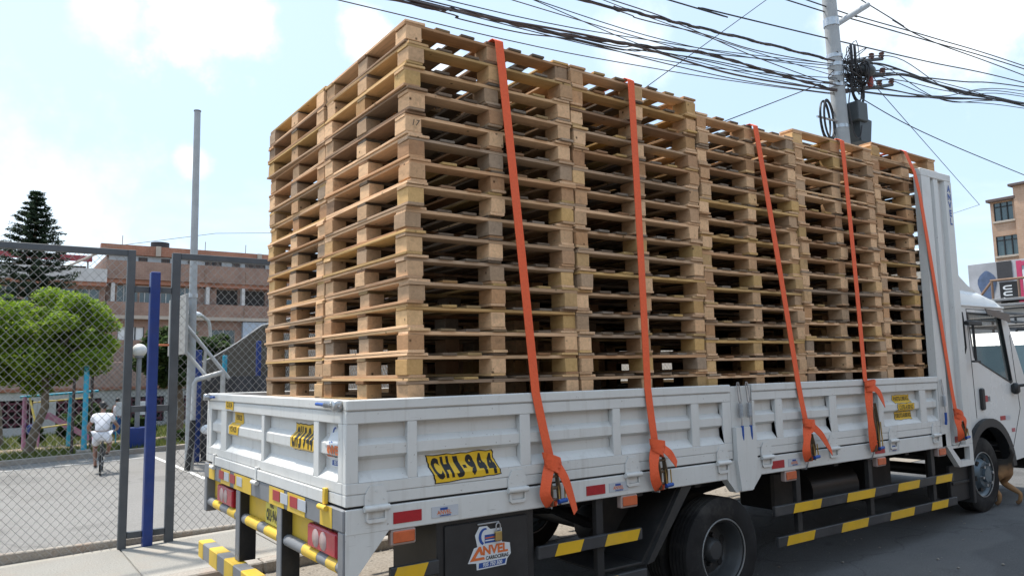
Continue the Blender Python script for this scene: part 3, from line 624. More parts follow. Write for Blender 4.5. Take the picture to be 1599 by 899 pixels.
# side reflectors, stickers and amber markers
for x0, w in ((0.252, 0.16), (1.518, 0.15), (3.293, 0.15), (4.68, 0.15), (6.06, 0.1)):
    zc = 0.795
    MB().cbox(x0, x0 + w, -0.0035, -0.0005, zc - 0.028, zc + 0.028, 0.0008).build('reflector', RED, truck)
for x0 in (0.47, 1.70, 3.49, 4.90):
    b = MB().cbox(x0, x0 + 0.16, -0.0025, -0.0005, 0.767, 0.823, 0.0005).build('sticker', REFW, truck)
    for (txt, s, c, dx, dz, sx) in (('ANVEL', 0.028, ORI, 0, -0.004, 1.0), ('CARROCERIAS', 0.011, BLUEI, 0.005, -0.02, .9)):
        vs, fs = text_mb(txt, s, 0.0005, sx=sx); MB().add([(x0 + 0.075 + x + dx, -0.0035, 0.795 + dz + y) for x, y in vs], fs).build('lettering', c, b, fix=False)
    MB().cbox(x0 + 0.05, x0 + 0.095, -0.0038, -0.003, 0.803, 0.815, 0.0002).build('emblem', BLUEI, b)
for x0 in (0.242, 1.80, 3.45, 4.70, 5.735):
    h = MB().cbox(x0, x0 + 0.138, 0.0, 0.045, 0.660, 0.7365, 0.006).build('marker_lamp', HOUS, truck)
    MB().cbox(x0 + 0.008, x0 + 0.130, -0.009, 0.002, 0.672, 0.730, 0.006).build('lens', AMBER, h)
# tool box
tb = MB(); tb.cbox(0.52, 1.15, 0.035, 0.55, 0.17, 0.737, 0.006)
tbo = tb.build('tool_box', BOXBLK, truck)
dr = MB().cbox(0.562, 1.098, 0.020, 0.034, 0.20, 0.712, 0.005).build('door', BOXBLK, tbo)
MB().cbox(0.76, 0.90, 0.012, 0.0205, 0.692, 0.700, 0.002).build('hasp', STEEL, tbo)
decal(near, 0.835, 0.545, 0.138, dr, 1, -0.0175)
pk = thing('padlock', (0.886, 0.012, 0.60), 'small brass padlock hanging from the black tool box door', 'padlock')
MB().cbox(0.866, 0.908, -0.004, 0.016, 0.598, 0.648, 0.004).build('body', BRASS, pk)
MB().tube([(0.874, 0.006, 0.648), (0.873, 0.006, 0.676)] + [(0.887 - 0.014 * math.cos(a), 0.006, 0.676 + 0.016 * math.sin(a)) for a in [i * math.pi / 6 for i in range(1, 6)]] + [(0.901, 0.006, 0.676), (0.900, 0.006, 0.648)], 0.004, 8).build('shackle', STEEL, pk, smooth=50)
# side guard bars with slanted stripes
def guard(x0, x1, z0, z1, ys, stripes, fn=near):
    m = MB(); mbox(m, fn, x0, x1, ys, ys + 0.03, z0, z1, 0.004); g = m.build('side_guard', DARKP, truck)
    for a, b in stripes:
        s = 0.03; MB().plate([(a, z0 + .002), (b, z0 + .002), (b + s, z1 - .002), (a + s, z1 - .002)], [], ys - 0.003, ys + 0.001, lambda u, v, d: fn(u, d, v)).build('stripe', YEL, g)
guard(3.31, 5.99, 0.425, 0.495, 0.0, [(3.52, 3.86), (4.22, 4.62), (4.99, 5.34), (5.64, 5.93)])
guard(3.33, 6.02, 0.205, 0.275, 0.0, [(3.42, 3.75), (4.12, 4.49), (4.84, 5.22), (5.53, 5.82)])
guard(1.155, 1.97, 0.455, 0.525, 0.0, [(1.27, 1.46), (1.65, 1.92)])
guard(1.155, 2.00, 0.205, 0.275, 0.0, [(1.155, 1.22), (1.45, 1.72)])
guard(0.24, 0.515, 0.485, 0.555, 0.0, [(0.245, 0.42)]); guard(0.24, 0.515, 0.24, 0.31, 0.0, [(0.3, 0.44)])
guard(3.31, 5.99, 0.425, 0.495, 0.0, [], far); guard(1.155, 1.97, 0.455, 0.525, 0.0, [], far)
m = MB()
for x in (1.62, 3.62, 4.62, 5.66):
    for y in (0.032, WD - 0.07): m = MB(); m.cbox(x, x + 0.055, y, y + 0.04, 0.20, 0.738, 0.003); m.build('guard_bracket', BLACK, truck)
# chassis
m = MB()
for y in (0.95, 1.71): m.cbox(0.1, 8.1, y, y + 0.075, 0.50, 0.70, 0.006)
for x in (0.3, 1.2, 2.1, 3.4, 4.4, 5.4): m.cbox(x, x + 0.07, 1.0, 1.75, 0.53, 0.68, 0.004)
for x in [0.35 + 0.55 * i for i in range(11)]: m.cbox(x, x + 0.06, 0.075, WD - 0.075, 0.70, 0.858, 0.004)
m.build('chassis', BLACK, truck)
RX, RZ, RR = 2.79, 0.245, 0.37; FX, FZ, FR = 6.95, 0.375, 0.37
m = MB(); m.tube([(RX, 0.45, RZ), (RX, WD - 0.45, RZ)], 0.075, 12); m.sphere((RX, WD / 2, RZ), 0.2, 14, 10, (1, 1, 0.9)); m.tube([(RX, WD / 2, RZ), (4.6, WD / 2, 0.46), (6.3, WD / 2, 0.55)], 0.05, 10)
for y in (0.95, 1.71): m.tube([(2.0, y + .03, 0.52), (2.35, y + .03, 0.36), (RX, y + .03, 0.31), (3.0, y + .03, 0.36), (3.35, y + .03, 0.52)], 0.04, 6)
m.build('rear_axle', BLACK, truck, smooth=40)
m = MB(); m.tube([(FX, 0.35, FZ), (FX, WD - 0.35, FZ)], 0.06, 10); m.build('front_axle', BLACK, truck, smooth=40)
m = MB(); m.tube([(4.35, 0.58, 0.44), (5.05, 0.58, 0.44)], 0.20, 20); m.build('fuel_tank', plain('tank_dark', (0.05, 0.05, 0.052), 0.35, 0.4), truck, smooth=40)
MB().cbox(5.15, 5.55, 0.35, 0.75, 0.28, 0.66, 0.02).build('battery_box', BLACK, truck); MB().cbox(3.9, 4.2, 0.45, 0.8, 0.34, 0.64, 0.02).build('air_filter', BLACK, truck)
m = MB(); m.tube([(3.5, 2.0, 0.42), (4.2, 2.0, 0.42)], 0.16, 16); m.tube([(1.2, WD / 2, 0.46), (1.21, WD / 2, 0.58)], 0.36, 24); m.build('air_tank', BLACK, truck, smooth=40)
# rear mudguard
m = MB(); m.plate([(2.02, 0.29), (2.08, 0.30), (2.46, 0.735), (2.36, 0.735)], [], 0.02, 0.05, lambda u, v, d: (u, d, v)); m.plate([(1.99, 0.295), (2.05, 0.30), (2.41, 0.735), (2.35, 0.735)], [], 0.051, 0.62, lambda u, v, d: (u, d, v))
m.plate([(1.93, 0.30), (2.35, 0.735), (1.93, 0.735)], [], 0.35, 0.36, lambda u, v, d: (u, d, v)); m.cbox(1.66, 2.02, 0.05, 0.6, 0.29, 0.305, 0.003)
m.build('mudguard', BLACK, truck)
m = MB(); m.cbox(6.10, 6.50, 0.09, 0.12, 0.20, 0.535, 0.004); m.cbox(6.12, 6.45, 0.075, 0.095, 0.36, 0.385, 0.003); m.cbox(6.46, 6.51, 0.05, 0.5, 0.16, 0.70, 0.006); m.build('mud_flap', BLACK, truck)

# wheels
def tyre_mb(r, w, rim):
    m = MB(); h = w / 2; g = 0.008
    p = [(rim, -h * 0.80), (rim + 0.03, -h * 0.98), ((r + rim) / 2 + .01, -h), (r - 0.035, -h * 0.97), (r - 0.012, -h * 0.88), (r, -h * 0.80)]
    for t in (-0.45, -0.12, 0.22, 0.55): p += [(r, h * t - 0.006), (r - g, h * t - 0.003), (r - g, h * t + 0.003), (r, h * t + 0.006)]
    p += [(r, h * 0.80), (r - 0.012, h * 0.88), (r - 0.035, h * 0.97), ((r + rim) / 2 + .01, h), (rim + 0.03, h * 0.98), (rim, h * 0.80)]
    m.lathe(p, (0, 0, 0), (0, 1, 0), 48, closed=True); return m
RIMR = 0.213
tme = tyre_mb(0.37, 0.19, RIMR).mesh('tyre', RUBBER, smooth=32)
# dished rear rim (outer face towards -Y) and domed front rim
p = [(RIMR + .012, -0.088), (RIMR + .012, -0.078), (RIMR - 0.004, -0.076), (RIMR - 0.02, -0.05), (RIMR - 0.028, 0.04), (RIMR - 0.045, 0.058), (0.12, 0.05), (0.085, 0.045), (0.08, 0.0), (0.06, -0.02), (0.0, -0.024)]
rme = MB().lathe(p, (0, 0, 0), (0, 1, 0), 40).mesh('rim', RIM, smooth=40)
p = [(RIMR + .012, -0.088), (RIMR + .012, -0.078), (RIMR - 0.006, -0.074), (RIMR - 0.03, -0.045), (RIMR - 0.045, -0.045), (0.125, -0.10), (0.085, -0.105), (0.075, -0.10), (0.07, -0.13), (0.0, -0.135)]
fme = MB().lathe(p, (0, 0, 0), (0, 1, 0), 40).mesh('rim', RIMF, smooth=40)
lipme = MB().tube([(RIMR * 1.04 * math.cos(a), -0.086, RIMR * 1.04 * math.sin(a)) for a in [i * math.pi / 24 for i in range(48)]], 0.006, 6, closed=True).mesh('rim_edge', plain('worn_steel', (.34, .34, .33), .4, .5), smooth=60)
def peg(name, mat, r, y0, y1, k): return MB().tube([(0, y0, 0), (0, y1, 0)], r, k).mesh(name, mat, smooth=30)
PEGS = {False: (('lug_nut', peg('lug_nut', BLACK, 0.016, 0.052, 0.015, 6), 0.10), ('hand_hole', peg('hand_hole', BLACK, 0.026, 0.060, 0.0495, 12), 0.152)),
        True: (('lug_nut', peg('lug_nut', STEEL, 0.015, -0.09, -0.135, 6), 0.105), ('hand_hole', peg('hand_hole', BLACK, 0.024, -0.04, -0.083, 12), 0.150))}
def wheel(x, y, z, front, flip, spin):
    e = bpy.data.objects.new('wheel', tme); COL.objects.link(e); e.parent = truck; e['_o'] = truck['_o']
    e.location = (x - 3.3, y - 1.37, z - gz(3.3)); e.rotation_euler = (0, spin, math.pi if flip else 0)
    inst('rim', fme if front else rme, e, (0, 0, 0)); 
    inst('rim_edge', lipme, e, (0, 0, 0))
    for nm, me, rad in PEGS[front]:
        for i in range(6):
            a = math.pi * (i + .5) / 3; inst(nm, me, e, (rad * math.cos(a), 0, rad * math.sin(a)))
wheel(RX, 0.14, RZ, False, False, 0.2); wheel(RX, 0.37, RZ, True, True, 0.6); wheel(RX, WD - 0.14, RZ, False, True, 0.1); wheel(RX, WD - 0.37, RZ, True, False, 0.4)
wheel(FX, 0.25, FZ, True, False, 0.35); wheel(FX, WD - 0.25, FZ, True, True, 0.9)

# cab
CY = 0.15; CX, CZ, CRAD = 7.06, 0.40, 0.46
arch = [(CX + CRAD * math.cos(R(a)), CZ + CRAD * math.sin(R(a))) for a in range(6, 151, 9)]
side = [(6.56, 0.64), (6.56, 2.10), (7.66, 2.10), (7.74, 2.02), (8.12, 1.27), (8.30, 1.12), (8.34, 0.50), (7.54, 0.45)] + arch
hole = [(6.845, 2.02), (6.925, 1.56), (6.98, 1.525), (7.72, 1.285), (7.765, 1.30), (7.61, 1.985), (7.58, 2.01)]
cab = None
for fn in (near, far):
    m = MB(); m.plate(side, [hole], CY, CY + 0.05, lambda u, v, d, fn=fn: fn(u, d, v)); o = m.build('cab_side', WHITE2, truck)
    q = [(x + (7.25 - x) * 0.02, z + (1.68 - z) * 0.03) for x, z in hole]; hb = [(x - (7.25 - x) * 0.015, z - (1.68 - z) * 0.025) for x, z in hole]
    MB().plate(hb, [q], CY - 0.004, CY + 0.03, lambda u, v, d, fn=fn: fn(u, d, v)).build('window_seal', PLASTIC, o)
    MB().plate(q, [], CY + 0.012, CY + 0.016, lambda u, v, d, fn=fn: fn(u, d, v)).build('window', GLASS, o)
    fl = [(CX + (CRAD + .075) * math.cos(R(a)), CZ + (CRAD + .075) * math.sin(R(a))) for a in range(2, 172, 8)]; fi = [(CX + (CRAD - .01) * math.cos(R(a)), CZ + (CRAD - .01) * math.sin(R(a))) for a in range(2, 172, 8)]
    MB().plate(fl + fi[::-1], [], CY - 0.045, CY + 0.06, lambda u, v, d, fn=fn: fn(u, d, v)).build('wheel_arch', PLASTIC, o)
    MB().plate(fi + [(6.55, 0.46)], [], CY + 0.36, CY + 0.37, lambda u, v, d, fn=fn: fn(u, d, v)).build('arch_liner', PLASTIC, o)
    # door shut lines
    m = MB()
    for a, b in (((6.835, 2.06), (6.86, 1.50)), ((6.86, 1.50), (6.875, 0.945)), ((6.835, 2.06), (7.64, 2.06)), ((7.80, 1.80), (7.90, 1.0)), ((7.90, 1.0), (7.62, 0.55))):
        m.tube([fn(a[0], CY - 0.0005, a[1]), fn(b[0], CY - 0.0005, b[1])], 0.0035, 6)
    m.build('door_gap', PLASTIC, o)
    m = MB(); mbox(m, fn, 6.965, 7.045, CY - 0.03, CY + 0.002, 1.02, 1.245, 0.02); m.build('door_handle', PLASTIC, o)
    m = MB(); mbox(m, fn, 6.60, 7.70, CY - 0.012, CY + 0.004, 2.085, 2.105, 0.004); m.build('drip_rail', WHITE2, o)
    m = MB(); m.plate([(7.15, 2.07), (7.72, 2.03), (7.74, 1.93), (7.60, 1.955), (7.2, 2.01)], [], CY - 0.05, CY - 0.044, lambda u, v, d, fn=fn: fn(u, d, v)); m.build('rain_visor', plain('smoked_visor', (0.10, 0.10, 0.10), 0.2), o)
    m = MB(); mbox(m, fn, 7.70, 7.80, CY - 0.07, CY + 0.0, 1.16, 1.28, 0.025); m.tube([fn(7.76, CY - 0.05, 1.25), fn(8.1, CY - 0.22, 1.27), fn(8.2, CY - 0.28, 1.5)], 0.016, 8); mbox(m, fn, 8.12, 8.26, CY - 0.38, CY - 0.2, 1.4, 1.85, 0.03); m.build('mirror', PLASTIC, o, smooth=40)
    m = MB(); mbox(m, fn, 6.66, 6.97, CY - 0.09, CY - 0.05, 1.885, 1.93, 0.008); m.tube([fn(6.80, CY - 0.07, 1.89), fn(6.805, CY - 0.07, 1.525)], 0.013, 8); mbox(m, fn, 6.74, 6.88, CY - 0.085, CY - 0.055, 1.51, 1.53, 0.004); mbox(m, fn, 6.70, 6.74, CY - 0.06, CY + 0.01, 1.895, 1.92, 0.004)
    m.tube([fn(6.70, CY - 0.02, 2.02), fn(6.68, CY - 0.035, 1.95), fn(6.69, CY - 0.035, 1.66), fn(6.71, CY - 0.01, 1.60)], 0.009, 6); m.build('grab_bracket', PLASTIC, o, smooth=40)
    if fn is near:
        MB().cbox(7.09, 7.15, CY - 0.003, CY - 0.0005, 1.10, 1.165, 0.0006).build('badge', plain('badge_red', (0.45, 0.05, 0.06), 0.4), o)
        MB().cbox(7.155, 7.205, CY - 0.003, CY - 0.0005, 1.105, 1.155, 0.0006).build('badge', GREYP, o)
        MB().cbox(7.40, 7.52, CY - 0.003, CY - 0.0005, 0.895, 0.94, 0.0006).build('reflector', RED, o); MB().cbox(7.525, 7.64, CY - 0.003, CY - 0.0005, 0.895, 0.94, 0.0006).build('reflector', REFW, o)
        MB().cbox(7.65, 7.73, CY - 0.003, CY - 0.0005, 0.76, 0.80, 0.0006).build('badge', plain('badge_pink', (0.5, 0.12, 0.14), 0.4), o)
# roof: rounded section tapering forward, back wall, floor, front
sec = []
for i in range(13):
    t = i / 12; a = math.pi * t; sec.append((WD / 2 - (WD / 2 - CY) * math.copysign(abs(math.cos(a)) ** 0.5, math.cos(a)), 0.26 * abs(math.sin(a)) ** 0.62))
m = MB(); xs = [(6.56, 1.0), (6.9, 1.0), (7.3, 0.92), (7.55, 0.62), (7.70, 0.10)]
vs = [(x, y, 2.10 + k * h) for x, k in xs for y, h in sec]; n = len(sec)
m.add(vs, [(i * n + j, i * n + j + 1, (i + 1) * n + j + 1, (i + 1) * n + j) for i in range(len(xs) - 1) for j in range(n - 1)] + [tuple(range(n))])
m.build('cab_roof', WHITE2, truck, smooth=50)
m = MB(); m.cbox(6.561, 6.60, CY + .05, WD - CY - .05, 0.62, 2.12, 0.004); m.build('cab_back', WHITE2, truck)
m = MB(); m.cbox(6.60, 8.28, CY + .37, WD - CY - .37, 0.56, 0.90, 0.01); m.cbox(7.55, 8.28, CY + .052, CY + .37, 0.56, 0.62, 0.01); m.build('cab_floor', BLACK, truck)
m = MB(); m.plate([(8.10, 1.25), (8.32, 1.10), (8.36, 0.48), (8.28, 0.48), (8.24, 1.05), (8.06, 1.22)], [], CY + .052, WD - CY - .052, lambda u, v, d: (u, d, v)); m.build('cab_front', WHITE2, truck)
m = MB(); m.plate([(7.70, 2.11), (8.10, 1.26), (8.085, 1.255), (7.685, 2.105)], [], CY + .06, WD - CY - .06, lambda u, v, d: (u, d, v)); m.build('windscreen', GLASS, truck)
m = MB(); m.cbox(8.30, 8.50, CY - .02, WD - CY + .02, 0.30, 0.60, 0.03); m.build('front_bumper', PLASTIC, truck)
m = MB(); m.plate([(7.80, 1.25), (8.05, 1.22), (8.12, 0.9), (7.85, 0.9)], [], CY + .1, WD - CY - .1, lambda u, v, d: (u, d, v)); m.build('dashboard', PLASTIC, truck)
for y in (0.50, 1.62):
    m = MB(); m.cbox(6.66, 6.82, y, y + 0.5, 0.95, 1.62, 0.05); m.cbox(6.70, 7.25, y, y + 0.5, 0.90, 1.08, 0.05); m.build('seat', plain('seat_cloth', (0.035, 0.035, 0.04), 0.9), truck)
m = MB(); c = Vector((7.62, 2.0, 1.42)); u = Vector((0, 1, 0)); w = Vector((-0.35, 0, 0.94)).normalized()
m.tube([c + (u * math.cos(a) + w * math.sin(a)) * 0.21 for a in [i * math.pi / 12 for i in range(24)]], 0.016, 8, closed=True); m.tube([c, c + Vector((0.25, 0, -0.25))], 0.03, 8); m.tube([c - u * .2, c + u * .2], 0.014, 6); m.build('steering_wheel', PLASTIC, truck, smooth=50)
# wind deflector
pr = [(6.60, 2.22), (6.62, 2.70), (6.66, 2.725), (6.74, 2.66), (6.92, 2.46), (7.15, 2.33), (7.32, 2.28), (7.32, 2.22)]
m = MB(); k = len(pr)
ys = [(0.24, 0.0), (0.30, 1.0), (WD - 0.30, 1.0), (WD - 0.24, 0.0)]
vs = [(x - (0.02 if f == 0 else 0), y, 2.22 + (z - 2.22) * (1 if f else 0.93)) for y, f in ys for x, z in pr]
m.add(vs, [(i * k + j, i * k + (j + 1) % k, (i + 1) * k + (j + 1) % k, (i + 1) * k + j) for i in range(3) for j in range(k)] + [tuple(range(k)), tuple(range(3 * k, 4 * k))])
df = m.build('wind_deflector', WHITE2, truck, smooth=35)
for x in (6.75, 7.25): MB().tube([(x, 0.30, 2.19), (x + .01, 0.27, 2.30)], 0.014, 6).build('bracket', PLASTIC, df)

# ------------------------------------------------------------------ pallets
PA, PBY = 1.177, 1.200
STX = [0.383 + 1.189 * i for i in range(5)]; STY = [0.087, 0.087 + 1.212]
TOPS = [2.628, 2.614, 2.526, 2.603, 2.680]; ZB = 0.954; NL = 19
ORD = ['topmost', 'second from the top', 'third from the top', 'fourth from the top', 'fifth from the top', 'sixth from the top', 'seventh from the top', 'eighth from the top', 'ninth from the top', 'tenth from the top', 'ninth from the bottom', 'eighth from the bottom', 'seventh from the bottom', 'sixth from the bottom', 'fifth from the bottom', 'fourth from the bottom', 'third from the bottom', 'second from the bottom', 'bottom']
SNAME = ['rearmost near stack, at the tailgate', 'second near stack from the tailgate', 'middle near stack', 'fourth near stack from the tailgate', 'near stack against the headboard']
FNAME = ['rearmost fence-side stack, at the tailgate', 'second fence-side stack from the tailgate', 'middle fence-side stack', 'fourth fence-side stack from the tailgate', 'fence-side stack against the headboard']
_pm = {}
def piece(kind, sx, sy, sz, mat, var=3):
    key = (kind, round(sx, 4), round(sy, 4), round(sz, 4), mat.name)
    if key not in _pm:
        L = []
        for i in range(var):
            m = MB().cbox(-sx / 2, sx / 2, -sy / 2, sy / 2, -sz / 2, sz / 2, 0.0022)
            j = 0.0016; r = random.Random(i * 7 + len(_pm)); m.v = [(a + r.uniform(-j, j), b + r.uniform(-j, j), c + r.uniform(-j, j) * .4) for a, b, c in m.v]
            L.append(m.mesh(kind, mat))
        _pm[key] = L  # shared between alike pieces
    return random.choice(_pm[key])
def pieces(p, rot):
    """list of (kind, size, centre, material); deck boards run along Y unless rot"""
    LX, LY = (PBY, PA) if rot else (PA, PBY)
    t = 0.0155; ts = 0.019; hb = p - 0.0008 - 2 * t - ts; out = []
    wx, wy = (0.098, 0.135)
    cx = (-LX / 2 + wx / 2, 0.0, LX / 2 - wx / 2); cy = (-LY / 2 + wy / 2, 0.0, LY / 2 - wy / 2)
    for x in cx: out.append(('bottom_board', (0.10, LY, t), (x, 0, t / 2), 'y'))
    for x in cx:
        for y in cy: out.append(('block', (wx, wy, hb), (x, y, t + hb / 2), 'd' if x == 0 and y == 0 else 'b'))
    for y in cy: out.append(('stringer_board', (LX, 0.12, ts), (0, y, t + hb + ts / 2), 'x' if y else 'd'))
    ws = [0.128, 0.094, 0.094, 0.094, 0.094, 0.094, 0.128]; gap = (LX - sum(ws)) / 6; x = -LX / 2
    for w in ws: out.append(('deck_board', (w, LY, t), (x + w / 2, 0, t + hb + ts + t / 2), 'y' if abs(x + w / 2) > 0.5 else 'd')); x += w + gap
    return out
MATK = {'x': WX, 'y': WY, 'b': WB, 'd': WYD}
_joined = {}
def joined(p, rot):
    key = (round(p, 4), rot)
    if key not in _joined:
        m = MB()
        for kind, s, c, mk in pieces(p, rot): m.box(c[0] - s[0] / 2, c[0] + s[0] / 2, c[1] - s[1] / 2, c[1] + s[1] / 2, c[2] - s[2] / 2, c[2] + s[2] / 2)
        _joined[key] = m.mesh('pallet', WYD, fix=True)  # whole pallet in the dark wood, shade between stacks put into its colour
    return _joined[key]
pr_ = random.Random(5)
for row in (0, 1):
    for i in range(5):
        p = (TOPS[i] + ZF - ZB) / NL; drift = 0.0
        for l in range(NL):
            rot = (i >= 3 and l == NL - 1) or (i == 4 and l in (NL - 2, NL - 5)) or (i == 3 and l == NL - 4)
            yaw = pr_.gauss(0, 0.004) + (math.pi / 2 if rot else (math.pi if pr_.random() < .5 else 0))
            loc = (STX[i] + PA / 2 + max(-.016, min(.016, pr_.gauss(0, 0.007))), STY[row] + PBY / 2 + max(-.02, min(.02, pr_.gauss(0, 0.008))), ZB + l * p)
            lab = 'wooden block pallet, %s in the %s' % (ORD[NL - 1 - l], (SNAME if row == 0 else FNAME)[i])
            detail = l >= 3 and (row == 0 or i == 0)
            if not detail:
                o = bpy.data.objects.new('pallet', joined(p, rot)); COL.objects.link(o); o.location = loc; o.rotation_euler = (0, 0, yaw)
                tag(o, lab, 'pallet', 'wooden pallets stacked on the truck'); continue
            e = bpy.data.objects.new('pallet', None); COL.objects.link(e); e.location = loc; e.rotation_euler = (0, 0, yaw)
            tag(e, lab, 'pallet', 'wooden pallets stacked on the truck')
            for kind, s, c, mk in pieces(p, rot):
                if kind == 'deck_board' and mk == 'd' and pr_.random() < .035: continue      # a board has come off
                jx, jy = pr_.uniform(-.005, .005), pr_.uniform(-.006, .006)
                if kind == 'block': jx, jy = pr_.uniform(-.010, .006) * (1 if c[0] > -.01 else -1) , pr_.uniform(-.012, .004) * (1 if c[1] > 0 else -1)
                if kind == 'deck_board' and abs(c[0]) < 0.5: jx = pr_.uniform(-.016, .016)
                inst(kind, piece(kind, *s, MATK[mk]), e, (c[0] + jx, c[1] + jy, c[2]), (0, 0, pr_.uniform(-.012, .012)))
            if row == 0 and i == 0 and l == NL - 5:
                vs, fs = text_mb('17', 0.05, 0.0, 0.2); ox, oy, oz = loc
                mm = MB().add([(0.05 + x, -0.0, 0.062 + y) for x, y in vs], fs).mesh('handwriting', INK, fix=False)
                h = inst('handwriting', mm, e, (0, 0, 0)); q = Matrix.Rotation(-yaw, 4, 'Z') @ Vector((-PA / 2, -PBY / 2 - 0.013, 0)); h.location = q; h.rotation_euler = (0, 0, -yaw)
                h.data.transform(Matrix.Rotation(0, 4, 'X')); 
                for v in h.data.vertices: v.co = Vector((v.co.x, 0, v.co.z))
# ------------------------------------------------------------------ ratchet straps
def ribbon(m, pts, w, t=0.004, widths=None, normal=None):
    """flat webbing through points; width direction given per point or along X"""
    P = [Vector(p) for p in pts]; n = len(P); vs = []
    for i, p in enumerate(P):
        d = (P[min(i + 1, n - 1)] - P[max(i - 1, 0)]).normalized()
        wd_ = Vector(widths[i]) if widths else Vector((1, 0, 0)); wd_ = (wd_ - d * wd_.dot(d)).normalized(); nn = d.cross(wd_)
        for a, b in ((-1, -1), (1, -1), (1, 1), (-1, 1)): vs.append(p + wd_ * a * w / 2 + nn * b * t / 2)
    fs = [(0, 1, 2, 3), tuple((n - 1) * 4 + k for k in (3, 2, 1, 0))] + [(i * 4 + j, i * 4 + (j + 1) % 4, i * 4 + 4 + (j + 1) % 4, i * 4 + 4 + j) for i in range(n - 1) for j in range(4)]
    m.add(vs, fs)
def bez(pts, n=8):
    """Catmull-Rom through points"""
    P = [Vector(p) for p in pts]; P = [P[0]] + P + [P[-1]]; o = []
    for i in range(1, len(P) - 2):
        for k in range(n):
            t = k / n; a, b, c, d = P[i - 1:i + 3]
            o.append(0.5 * ((2 * b) + (c - a) * t + (2 * a - 5 * b + 4 * c - d) * t * t + (3 * b - a - 3 * c + d) * t ** 3))
    o.append(P[-2]); return o
def strap(xt, ztop, xg, xk, zk, xr, zr, tailpt, lab, ygate=-0.012, bow=1.0):
    s = thing('ratchet_strap', (xg, -0.01, zk), lab, 'strap', 'orange ratchet straps over the pallet load')
    m = MB(); W = 0.058; zt = ZF + ztop + 0.009
    y0, y1 = STY[0] - 0.032, STY[1] + PBY + 0.03
    path = [(xt, WD + 0.012, 0.9), (xt, WD + 0.012, ZT), (xt, y1, zt - 0.03), (xt, y1 - 0.03, zt), (xt, 1.9, zt + .002), (xt, 1.3, zt + 0.004), (xt, 0.6, zt + .002), (xt, y0 + 0.03, zt), (xt, y0, zt - 0.02)]
    nseg = 10
    for i in range(1, nseg + 1):
        t = i / nseg; path.append((xt + (xg - xt) * t, y0 + (ygate - y0) * min(1, t * bow) - 0.004 * math.sin(math.pi * t), zt - 0.02 + (ZT - zt + 0.02) * t))
    path += [(xg + (xk - xg) * 0.5, ygate - 0.004, (ZT + zk) / 2), (xk, ygate - 0.012, zk)]
    ribbon(m, path, W); m.build('webbing', ORANGE, s, smooth=30)
    # knot: wrapped turns of webbing
    m = MB(); r = random.Random(int(xg * 100))
    for q in range(3):
        a0 = r.uniform(0, 6); tl = r.uniform(-0.5, 0.5); pts = []; wds = []
        for i in range(15):
            a = a0 + 2 * math.pi * i / 14; rad = 0.036 + 0.008 * q
            pts.append((xk + math.cos(a) * rad * 1.15 + tl * 0.02, ygate - 0.036 + math.sin(a) * 0.030, zk - 0.012 + (q - 1) * 0.026 + tl * math.cos(a) * 0.06)); wds.append((tl * 0.6, 0, 1))
        ribbon(m, pts, 0.036, 0.006, wds)
    m.build('knot', ORANGE, s, smooth=40)
    # slack loop going down behind the ratchet and up again
    m = MB(); L = zk - zr
    pts = bez([(xk - 0.01, ygate - 0.028, zk), (xk - 0.055, ygate - 0.05, zk - L * 0.35), (xr - 0.075, ygate - 0.055, zr + L * 0.28), (xr - 0.02, ygate - 0.03, zr + L * 0.02), (xr + 0.005, ygate - 0.02, zr + L * .16)], 7)
    wds = [(1, -0.5 - 0.3 * math.sin(i * 0.5), 0.2) for i in range(len(pts))]
    ribbon(m, pts, 0.062, 0.004, wds); m.build('loop', ORANGE, s, smooth=40)
    m = MB(); tp = Vector(tailpt)
    k0 = Vector((xk + 0.012, ygate - 0.04, zk - 0.01)); pts = bez([k0, k0.lerp(tp, 0.3) + Vector((0.006, -0.022, 0.0)), k0.lerp(tp, 0.7) + Vector((0.004, -0.012, 0)), tp], 6)
    ribbon(m, pts, 0.052, 0.004, [(1, -0.4 + 0.05 * i, 0.25) for i in range(len(pts))]); m.build('loose_end', ORANGE, s, smooth=40)
    # ratchet
    m = MB(); L2 = L * 0.72
    for dx in (-0.028, 0.028):
        m.plate([(-0.014, 0), (0.014, 0), (0.020, L2 * .55), (0.012, L2), (-0.012, L2), (-0.020, L2 * .55)], [], dx - 0.003, dx + 0.003, lambda u, v, d: (xr + d + (v / L2 - .5) * -0.02, ygate - 0.04 + u - 0.008 * math.sin(v / L2 * 3), zr + v))
    for f in (0.18, 0.55, 0.9): m.tube([(xr - 0.034, ygate - 0.042, zr + L2 * f), (xr + 0.034, ygate - 0.042, zr + L2 * f)], 0.010 if f == .55 else 0.007, 8)
    rt_ = m.build('ratchet', RUSTY, s, smooth=35)
    m = MB(); hx = xr + 0.045
    m.tube([(hx - 0.02, ygate - 0.05, zr + L2 * .62), (hx - 0.022, ygate - 0.06, zr + 0.03)], 0.005, 6); m.tube([(hx + 0.025, ygate - 0.05, zr + L2 * .60), (hx + 0.02, ygate - 0.06, zr + 0.03)], 0.005, 6); m.build('handle', BRASS, rt_)
    MB().tube([(hx - 0.028, ygate - 0.058, zr + 0.022), (hx + 0.03, ygate - 0.06, zr + 0.026)], 0.013, 10).build('grip', BLUEG, rt_, smooth=50)
    MB().tube([(xr, ygate - 0.018, zr + L2 * .2), (xr, ygate - 0.012, zr - 0.02), (xr + 0.004, ygate + 0.01, 0.732), (xr, ygate + 0.05, 0.728)], 0.006, 6).build('hook', STEEL, rt_, smooth=50)
strap(0.985, TOPS[0], 1.15, 1.235, 1.0, 1.235, 0.752, (1.375, -0.07, 0.70), 'orange ratchet strap knotted between the painted plate sticker and second hinge, long loose end')
